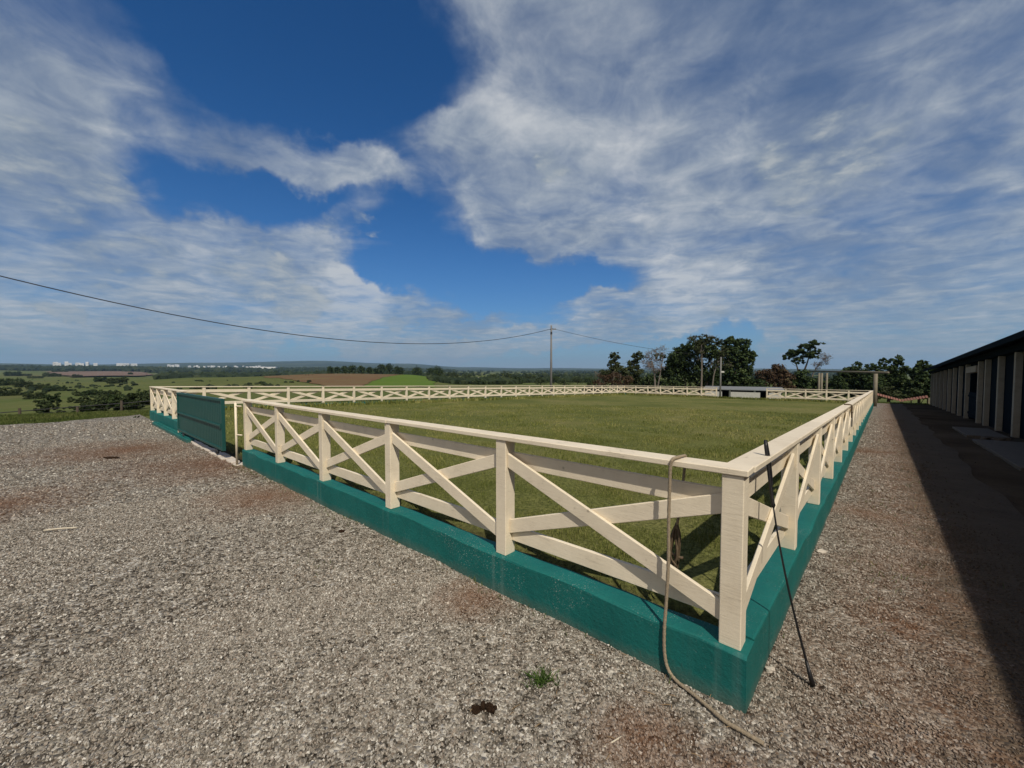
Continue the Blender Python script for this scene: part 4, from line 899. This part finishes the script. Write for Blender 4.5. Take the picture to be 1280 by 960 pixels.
# bushes and trees on the pasture slope to the left
GP = 'bushes on the pasture slope'
PB = [(-977, 790, 25, 11, 'wide dark bush high on the pasture near the left picture edge'), (-823, 723, 24, 9, 'long dark bush in the upper middle of the pasture'), (-743, 690, 14, 7, 'small brown-green bush right of the long upper bush'), (-382, 375, 9.6, 5.9, 'narrow dark bush at the lower edge of the bare field'), (-266, 272, 10.8, 5.6, 'large round dark bush below the bare field'), (-815, 863, 9, 8.5, 'tiny lone dark tree standing in the bare field'),
      (-328, 262, 15, 6.2, 'broad dark bush at the left picture edge below the open slope'), (-277, 229, 8, 4.6, 'dark bush just right of the broad left-edge bush'), (-204, 174, 7.4, 3.2, 'left half of the dark hedge-like bush row on the slope'), (-172, 152, 6.4, 2.8, 'right half of the dark hedge-like bush row on the slope'), (-146, 117, 6.4, 2.9, 'dark bush low on the left picture edge'), (-104, 88, 3.8, 2.0, 'light green round bush below the hedge-like row'), (-74, 65, 2.2, 1.9, 'dark upright bush in the middle of the lower slope'), (-66, 61, 2.0, 1.1, 'small olive bush right of the dark upright bush'),
      (-107, 101, 4.4, 2.0, 'dark flat-topped bush, left end of the thicket top'), (-102, 98, 4.2, 2.0, 'dark flat-topped bush, second at the thicket top'), (-86, 86, 4.2, 2.0, 'rounded dark bush at the thicket top towards the fence'), (-48.3, 42, 2.3, 1.8, 'dark ragged bush standing alone just beyond the verge'), (-44.0, 41, 1.5, 1.2, 'small olive bush beside the lone ragged bush'), (-57, 55, 2.6, 1.7, 'olive bush at the left edge of the big thicket'), (-53, 53, 3.0, 1.9, 'dark bush inside the big thicket behind the others'), (-49.5, 51, 2.9, 1.8, 'dark bush in the centre of the big thicket'), (-45.5, 49, 2.6, 1.9, 'dark bush at the right of the big thicket near the fence corner'),
      (-44.5, 44, 2.6, 2.0, 'low wide front bush of the thicket on its left'), (-42.5, 44, 2.6, 2.2, 'low wide front bush in the middle of the thicket'), (-40.3, 43.5, 2.6, 2.3, 'low wide front bush of the thicket beside the fence corner'), (-46.5, 44.5, 1.8, 1.5, 'small front bush at the thicket left end'), (-65, 72, 3.4, 1.7, 'dark bush behind the fence corner at the thicket end'),
      (-974, 807, 22, 6.4, 'low dark bush line upper left on the pasture'), (-691, 586, 18, 4.6, 'thin grey-green bush line across the upper slope'), (-1325, 1185, 38, 9.4, 'long dark tree belt left of the bare field'), (-1482, 1361, 38, 9.4, 'short dark tree belt at the left of the bare field top')]
for i, (x, y, w, h, lab) in enumerate(PB):
    k = max(1., min(w/8, 4)); n = int(1500 + 900*min(3, w/h)) if math.hypot(x, y) > 100 else 4200
    bl = []; q = random.Random(i); m = max(3, int(w/h*2))
    for j in range(m): bl.append((((j+.5)/m*w - w/2)*.85 + q.uniform(-.1, .1)*w/m, h*q.uniform(.3, .42), w/m*.6, h*q.uniform(.36, .5)))
    tree('bush', lab, 'bush', x, y, bl, n, max(.06, h*.058), 'leaf_pasture' if i % 3 else 'leaf_dark', [[(0, -.2, .05*h**.5), (0, h*.35, .02*h**.5)]], group=GP, seed=300+i, clump=.45)
# rough growth just outside the left fence
def scrub():
    rs = np.random.default_rng(77); n = 260; a = rs.uniform(-.4, 36, n); b = rs.uniform(19.6, 22.4, n) + np.clip(a/20, 0, 1.2); x, y = XY(a, b)
    z = height(x, y); h = rs.uniform(.12, .34, n)*np.where(rs.random(n) < .25, 1.7, 1)*np.clip((a+1)/4, .4, 1)
    C = np.stack([x, y, z+h*.4], -1); V, F, T = leaves(C, h*1.1, 26000, .055, rs); tag(put('scrub', raw_mesh('scrub', V, F, 'leaf_pasture', T)), kind='stuff')
    n = 200; b = rs.uniform(1.5, 18.5, n); a = 37.3 + rs.uniform(0, 4, n); ok = ~((b > 5.8) & (b < 10.6)); a, b = a[ok], b[ok]; x, y = XY(a, b); h = rs.uniform(.2, .5, len(a))
    C = np.stack([x, y, height(x, y)+h*.4], -1); V, F, T = leaves(C, h*1.1, 14000, .07, rs); tag(put('scrub', raw_mesh('scrub', V, F, 'leaf_brown', T)), kind='stuff')
scrub()
def woods():                             # the far wooded country: nobody could count these trees
    rs = np.random.default_rng(5); bm = bmesh.new(); bmesh.ops.create_icosphere(bm, subdivisions=1, radius=1); bm.verts.ensure_lookup_table()
    bv = np.array([v.co[:] for v in bm.verts]); bf = np.array([[v.index for v in f.verts] for f in bm.faces]); bm.free()
    X, Y, S = [], [], []
    def zone(n, az0, az1, r0, r1, s0, s1, thr, sc):
        r = np.exp(rs.uniform(math.log(r0), math.log(r1), n)); a = np.radians(rs.uniform(az0, az1, n)); x, y = r*np.sin(a), r*np.cos(a)
        ok = bump(x, y, sc) + .5*bump(x+99, y, sc*.37) > thr; X.append(x[ok]); Y.append(y[ok]); S.append(rs.uniform(s0, s1, ok.sum()))
    zone(5200, -41, -13, 640, 1900, 4, 9, -.35, 130); zone(3800, -62, -40, 2150, 3800, 8, 14, -.15, 260)
    zone(3600, -44, -8, 1900, 4200, 8, 16, -.1, 300); zone(2200, -14, 42, 520, 1600, 3, 6, .05, 110); zone(1500, -14, 42, 1600, 4200, 6, 12, .0, 300)
    zone(2600, -11.5, 13, 170, 480, 1.2, 2.8, .0, 60)
    zone(900, -62, -43, 70, 900, .35, 1.3, .15, 45); zone(260, -40, -26, 60, 330, .3, .9, .35, 40)
    x = np.concatenate(X); y = np.concatenate(Y); s = np.concatenate(S); n = len(x); z = height(x, y)
    V = bv[None]*(1 + rs.uniform(-.3, .3, (n, len(bv), 1)))*np.stack([s, s, s*rs.uniform(.6, 1., n)], -1)[:, None, :] + np.stack([x, y, z+s*.35], -1)[:, None]
    F = (np.arange(n)*len(bv))[:, None, None] + bf[None]; t = np.clip(rs.normal(.4, .25, n), 0, 1)
    tag(put('distant_woods', raw_mesh('distant_woods', V.reshape(-1, 3), F.reshape(-1, 3), 'wood_far', np.repeat(np.stack([t, t, t, 0*t+1], -1), len(bv), 0))), kind='stuff')
woods()
def town():
    rs = random.Random(21)
    def house(px, Y, dz, w, h, d, lab, grp, name='far_building', cat='building'):
        x = (px-640)/505*Y; z = float(height(x, Y)) + dz; az = math.atan2(x, Y) + rs.uniform(-.4, .4); c, s = math.cos(az), -math.sin(az)
        m = MB(); P = lambda a, b, zz: (a*c - b*s, a*s + b*c, zz)
        g = h*.18
        V = [P(-w/2, -d/2, -8), P(w/2, -d/2, -8), P(w/2, d/2, -8), P(-w/2, d/2, -8), P(-w/2, -d/2, h), P(w/2, -d/2, h), P(w/2, d/2, h), P(-w/2, d/2, h), P(-w/2, 0, h+g), P(w/2, 0, h+g)]
        m.add(V, [(0, 1, 5, 4), (2, 3, 7, 6), (1, 2, 6, 9, 5), (3, 0, 4, 8, 7), (4, 5, 9, 8), (6, 7, 8, 9), (3, 2, 1, 0)])
        tag(m.build(name, 'white_far', None, (x, Y, z)), lab, cat, grp)
    for px, h, w in ((70, 17, 24), (74, 12, 26), (84, 20, 20), (87, 11, 26), (98, 14, 24), (103, 11, 26), (110, 20, 16), (120, 12, 22)):
        house(px, 3100, 13, w, h, 20, 'bright white block on the far ridge above the pasture', 'white blocks on the far ridge')
    for k in range(40):
        px = 205 + 130*rs.random()**.8; Y = rs.uniform(3300, 4700)
        house(px, Y, rs.uniform(4, 12), rs.uniform(10, 26), rs.uniform(6, 14), 20, 'tiny pale building of the far town below the blue hills', 'pale buildings of the far town')
    for px in (150, 158, 168): house(px, 3600, 8, 40, 14, 24, 'long pale building between the far ridge and the town', 'long pale buildings left of the town')
    house(333, 2300, 6, 110, 12, 40, 'long white warehouse roof standing among the far dark woods', None, 'warehouse', 'warehouse')
    house(318, 2350, 6, 34, 11, 30, 'small white warehouse just left of the long one in the woods', None, 'warehouse', 'warehouse')
town()

# ------------------------------------------------------------------ air
def haze():
    m = bpy.data.materials.new('haze_air'); m.use_nodes = True; nt = NT(m); nt.n.remove(nt.n['Principled BSDF'])
    v = nt.add('ShaderNodeVolumePrincipled'); v.inputs['Color'].default_value = (.45, .70, 1, 1); v.inputs['Density'].default_value = HAZE; v.inputs['Anisotropy'].default_value = .1
    nt.link(v.outputs[0], nt.n['Material Output'].inputs['Volume']); MAT['haze_air'] = m
    b = MB(); b.box(-10800, 10800, -10800, 10800, -75, 230); tag(b.build('haze', 'haze_air'), kind='stuff')
HAZE = 7e-5
if HAZE: haze()

# ------------------------------------------------------------------ sky, sun, camera
SUN_EL = math.radians(50.3); SH = np.array([-.228, .964])          # shadows fall along SH
def sky():
    w = bpy.data.worlds.new('World'); scene.world = w; w.use_nodes = True
    nt = NT(w); bg = nt.n['Background']; bg.inputs['Strength'].default_value = SKY_STRENGTH
    s = nt.add('ShaderNodeTexSky', sky_type='NISHITA', sun_disc=False); s.sun_elevation = SUN_EL; s.sun_rotation = math.atan2(-SH[0], -SH[1]); s.altitude = 700; s.air_density = 1.0; s.dust_density = .4; s.ozone_density = 2.2
    D = nt.add('ShaderNodeTexCoord').outputs['Generated']
    sep = nt.add('ShaderNodeSeparateXYZ'); nt.link(D, sep.inputs[0]); z = sep.outputs[2]
    den = nt.math('ADD', nt.math('MAXIMUM', z, 0), .09)
    pv = nt.add('ShaderNodeVectorMath', operation='SCALE'); nt.link(D, pv.inputs[0]); nt.link(nt.math('DIVIDE', 1., den), pv.inputs['Scale']); P = pv.outputs[0]
    mp = nt.add('ShaderNodeMapping'); mp.inputs['Rotation'].default_value = (0, 0, math.radians(-38)); mp.inputs['Scale'].default_value = (.75, 1.2, 1); nt.link(P, mp.inputs['Vector'])
    n1 = nt.noise(mp.outputs[0], 1.7, 8, .52, .5); n2 = nt.noise(P, 4.4, 8, .58, .5); n3 = nt.noise(P, .9, 5, .5)
    wn = nt.noise(D, 3.4, 6, .6); wn2 = nt.noise(D, 12, 5, .6)
    def warp(src, amt):
        a_ = nt.add('ShaderNodeVectorMath', operation='SUBTRACT'); nt.link(src.outputs['Color'], a_.inputs[0]); a_.inputs[1].default_value = (.5, .5, .5)
        s_ = nt.add('ShaderNodeVectorMath', operation='SCALE'); nt.link(a_.outputs[0], s_.inputs[0]); s_.inputs['Scale'].default_value = amt
        o_ = nt.add('ShaderNodeVectorMath', operation='ADD'); nt.link(D, o_.inputs[0]); nt.link(s_.outputs[0], o_.inputs[1]); return o_.outputs[0]
    DW = warp(wn, .27); DP = warp(wn2, .11)
    acc = None
    for (az, el, sx, sy, wt, tilt) in CLOUDS:
        a, e = math.radians(az), math.radians(el); c = Vector((math.sin(a)*math.cos(e), math.cos(a)*math.cos(e), math.sin(e)))
        ex = Vector((math.cos(a), -math.sin(a), 0)); ey = c.cross(ex)*-1
        if ey.z < 0: ey = -ey
        t = math.radians(tilt); ex2 = ex*math.cos(t) - ey*math.sin(t); ey2 = ex*math.sin(t) + ey*math.cos(t)
        R = Matrix((ex2, ey2, ex2.cross(ey2))).transposed()
        q = nt.add('ShaderNodeMapping', vector_type='TEXTURE'); q.inputs['Location'].default_value = c; q.inputs['Rotation'].default_value = R.to_euler()
        q.inputs['Scale'].default_value = (math.sin(math.radians(sx))*1.55, math.sin(math.radians(sy))*1.55, .7); nt.link(DW, q.inputs['Vector'])
        g = nt.add('ShaderNodeTexGradient', gradient_type='SPHERICAL'); nt.link(q.outputs[0], g.inputs['Vector'])
        gm = nt.ramp(g.outputs['Fac'], [(0, 0.), (.55, 1.)], 'EASE')
        acc = nt.math('MULTIPLY', gm, wt) if acc is None else nt.math('MULTIPLY_ADD', gm, wt, acc)
    back = nt.add('ShaderNodeMapRange', interpolation_type='SMOOTHSTEP'); nt.link(sep.outputs[1], back.inputs[0]); back.inputs[1].default_value = .12; back.inputs[2].default_value = -.35   # unseen warm cloud bank behind the camera, added as fill for shaded faces
    acc = nt.math('MINIMUM', nt.math('MULTIPLY_ADD', back.outputs[0], .9, acc), 1.0)
    tex = nt.math('MULTIPLY_ADD', n3.outputs[0], .55, nt.math('ADD', nt.math('MULTIPLY', n1.outputs[0], .85), nt.math('MULTIPLY', n2.outputs[0], .62)))
    dens = nt.math('ADD', nt.math('ADD', tex, -1.20), nt.math('MULTIPLY', acc, .68))
    cov = nt.add('ShaderNodeMapRange', interpolation_type='SMOOTHSTEP'); nt.link(dens, cov.inputs[0]); cov.inputs[1].default_value = -.20; cov.inputs[2].default_value = .80; cov.inputs[4].default_value = .93
    cover = cov.outputs[0]
    # thick parts are whiter in the sun, with grey undersides
    n5 = nt.noise(DW, 2.6, 7, .58)
    shade = nt.math('ADD', nt.math('MULTIPLY', n2.outputs[0], .5), nt.math('MULTIPLY', n5.outputs[0], 1.25))
    ccol = nt.ramp(nt.math('ADD', nt.math('MULTIPLY', shade, .62), nt.math('MULTIPLY', dens, .16)), CLOUD_RAMP)
    sc = nt.add('ShaderNodeVectorMath', operation='SCALE'); nt.link(ccol, sc.inputs[0]); sc.inputs['Scale'].default_value = CLOUD_GAIN
    sk = nt.mix(1, s.outputs[0], SKY_TINT, 'MULTIPLY')
    warm = nt.mix(back.outputs[0], sc.outputs[0], (8.5, 7.3, 5.6))
    out = nt.mix(cover, sk, warm)
    # small low puffs and grey bars near the skyline
    q = nt.add('ShaderNodeMapping'); q.inputs['Scale'].default_value = (1, 1, 2.4); nt.link(D, q.inputs['Vector'])
    pn = nt.noise(q.outputs[0], 13, 7, .58, .2); pacc = None
    for (az, el, sx, sy, wt) in PUFFS:
        a, e = math.radians(az), math.radians(el); c = Vector((math.sin(a)*math.cos(e), math.cos(a)*math.cos(e), math.sin(e))); ex = Vector((math.cos(a), -math.sin(a), 0)); ey = ex.cross(c); ey = ey if ey.z > 0 else -ey
        Rm = Matrix((ex, ey, ex.cross(ey))).transposed(); k = nt.add('ShaderNodeMapping', vector_type='TEXTURE'); k.inputs['Location'].default_value = c; k.inputs['Rotation'].default_value = Rm.to_euler()
        k.inputs['Scale'].default_value = (math.sin(math.radians(sx)), math.sin(math.radians(sy)), .5); nt.link(DP, k.inputs['Vector'])
        g = nt.add('ShaderNodeTexGradient', gradient_type='SPHERICAL'); nt.link(k.outputs[0], g.inputs['Vector'])
        gm = nt.math('MULTIPLY', nt.ramp(g.outputs['Fac'], [(0, 0.), (.6, 1.)], 'EASE'), wt); pacc = gm if pacc is None else nt.math('MAXIMUM', pacc, gm)
    pd = nt.math('MULTIPLY_ADD', pacc, .85, nt.math('MULTIPLY_ADD', pn.outputs[0], 1.5, -1.22))
    pm = nt.add('ShaderNodeMapRange', interpolation_type='SMOOTHSTEP'); nt.link(pd, pm.inputs[0]); pm.inputs[1].default_value = 0; pm.inputs[2].default_value = .6; pm.inputs[4].default_value = .85
    pc = nt.ramp(nt.math('MULTIPLY_ADD', pd, 1.1, nt.math('MULTIPLY', n2.outputs[0], .5)), [(.25, (2.6, 3.3, 4.2)), (.5, (3.4, 4.1, 4.8)), (.8, (5.4, 5.8, 6.0))])
    out = nt.mix(pm.outputs[0], out, pc)
    el = nt.math('MAXIMUM', z, 0); mist = nt.math('MULTIPLY', nt.math('POWER', 2.718, nt.math('MULTIPLY', el, -9.)), .9)   # pale air low over the skyline
    out = nt.mix(nt.math('MULTIPLY', mist, nt.math('SUBTRACT', 1., back.outputs[0])), out, (3.4, 4.3, 5.3))
    nt.link(out, bg.inputs['Color'])
SKY_STRENGTH = .08
SKY_TINT = (.17, .60, 1.02)
PUFFS = [(-48,17,9,8,.8),(-43,11,9,4,.75),(24,6.5,12,1.6,.7),(-21.3,17.6,5.5,2.8,.8),(-47.7,5.0,2.8,1.6,.9),(-31.5,11.2,8,5.5,.95),(-27,8.5,6,4,.9),(-13,2.2,6,2.2,1.0),(-20,2.4,7,2.4,1.0),(-7,2.6,5,2.4,1.0),(2,2.4,6,1.8,.7),(-47,1.8,7,1.6,.75),(-38,1.6,6,1.2,.7),(-33.6,13.5,4,3,.8),(-15.4,6.2,3.5,1.4,.8),(5.5,26,4,3.4,.9),(37,22.3,10,7.5,.95),(8,5,7,1.2,.6)]
CLOUD_GAIN = 7.6
CLOUD_RAMP = [(.42, (.22, .31, .48)), (.54, (.36, .45, .60)), (.64, (.58, .66, .76)), (.76, (.92, .96, 1.0))]
CLOUDS = [(6.6,38.6,18.1,8.4,0.75,0),(30.7,33.4,18.3,10.3,0.80,0),(46.1,24.4,14.0,16.1,0.75,0),(19.2,26.3,22.4,9.1,0.80,0),(37.1,21.9,10.9,8.3,0.90,0),(0.0,24.1,14.0,10.0,0.70,0),(15.3,17.7,21.1,5.8,0.70,0),(42.0,13.1,16.4,7.0,0.60,0),(27.1,7.5,18,3.6,1.2,0),(45.1,5.5,11.5,3.5,0.70,0),(-49.3,17.5,7.2,9.1,0.75,0),(-44.8,14.7,10.8,4.4,0.60,-15),(-48.6,10.3,8.5,4.3,0.70,0),(-39.5,10.7,10.1,3.7,0.75,0),(-31.3,10.9,7.3,5.5,0.80,0),(-49.4,27.6,7.1,5.0,0.45,0),(-30.1,26.4,11.4,3.3,0.62,12),(-25.8,24.6,10,2.8,0.62,12),(-29.0,36.9,6,3.2,0.9,0),(-21.3,17.6,5.7,2.6,0.8,0),(-31.2,15.0,9.6,2.7,0.6,8),(-17.5,8.0,14.0,3,1.1,5),(-15.4,10.7,8.2,1.5,0.40,0),(-48.9,1.5,10.1,1.9,0.50,0),(-37.6,2.7,14.4,2.7,0.40,0),(-20.6,1.6,8.9,1.3,0.60,0),(-11.0,28.0,5.7,2.1,0.50,0),(-22.9,35.2,13.2,7.3,-1.0,0),(-27.5,19.0,14.2,3,-0.45,12),(-12,22,5,8,-.4,0),(0.0,11.8,15,3.4,-1.0,5),(-41.5,28.0,7.1,3.2,-0.20,0),(-13.2,15.9,6.1,6.0,-0.50,0),(24.8,30.0,2.4,1.0,-0.50,-30),(26.6,31.1,8.6,1.1,-0.35,-25),(42,36,16,10,.5,0),(48,8,12,3.5,.7,0),(30,5,22,2,.6,0),(-48,14,10,9,.4,0),(52,30,10,14,.5,0),(-50,4.5,10,2.4,.6,0),(-34,5,16,2,.5,0),(10,40,12,6,.5,0),(-19,6.8,13,1.7,1.3,3),(-8,3.2,16,1.4,1.1,0),(-30,3.8,14,1.8,1.0,0),(10,3.6,14,1.5,1.0,0),(-26,9.5,10,2.2,.9,6),(22,8.2,14,1.6,1.0,0)]
sky()
sun = bpy.data.lights.new('sun', 'SUN'); sun.energy = 3.75; sun.angle = math.radians(.7); sun.color = (1, .93, .82)
so = bpy.data.objects.new('sun', sun); COL.objects.link(so)
dirv = Vector((SH[0]*math.cos(SUN_EL), SH[1]*math.cos(SUN_EL), -math.sin(SUN_EL))); so.rotation_euler = dirv.to_track_quat('-Z', 'Y').to_euler(); so.location = (20, -40, 60)
cam = bpy.data.cameras.new('camera'); cam.sensor_width = 36; cam.lens = 505/1280*36; cam.clip_end = 60000; cam.clip_start = .05
co = bpy.data.objects.new('camera', cam); COL.objects.link(co); co.location = (0, 0, EYE); co.rotation_euler = (math.pi/2 - math.atan(20/505), 0, 0); scene.camera = co
vs = scene.view_settings; vs.view_transform = 'Standard'; vs.look = 'None'; vs.exposure = 0; vs.gamma = 1; vs.use_curve_mapping = False
scene.cycles.max_bounces = 6; scene.cycles.volume_bounces = 0
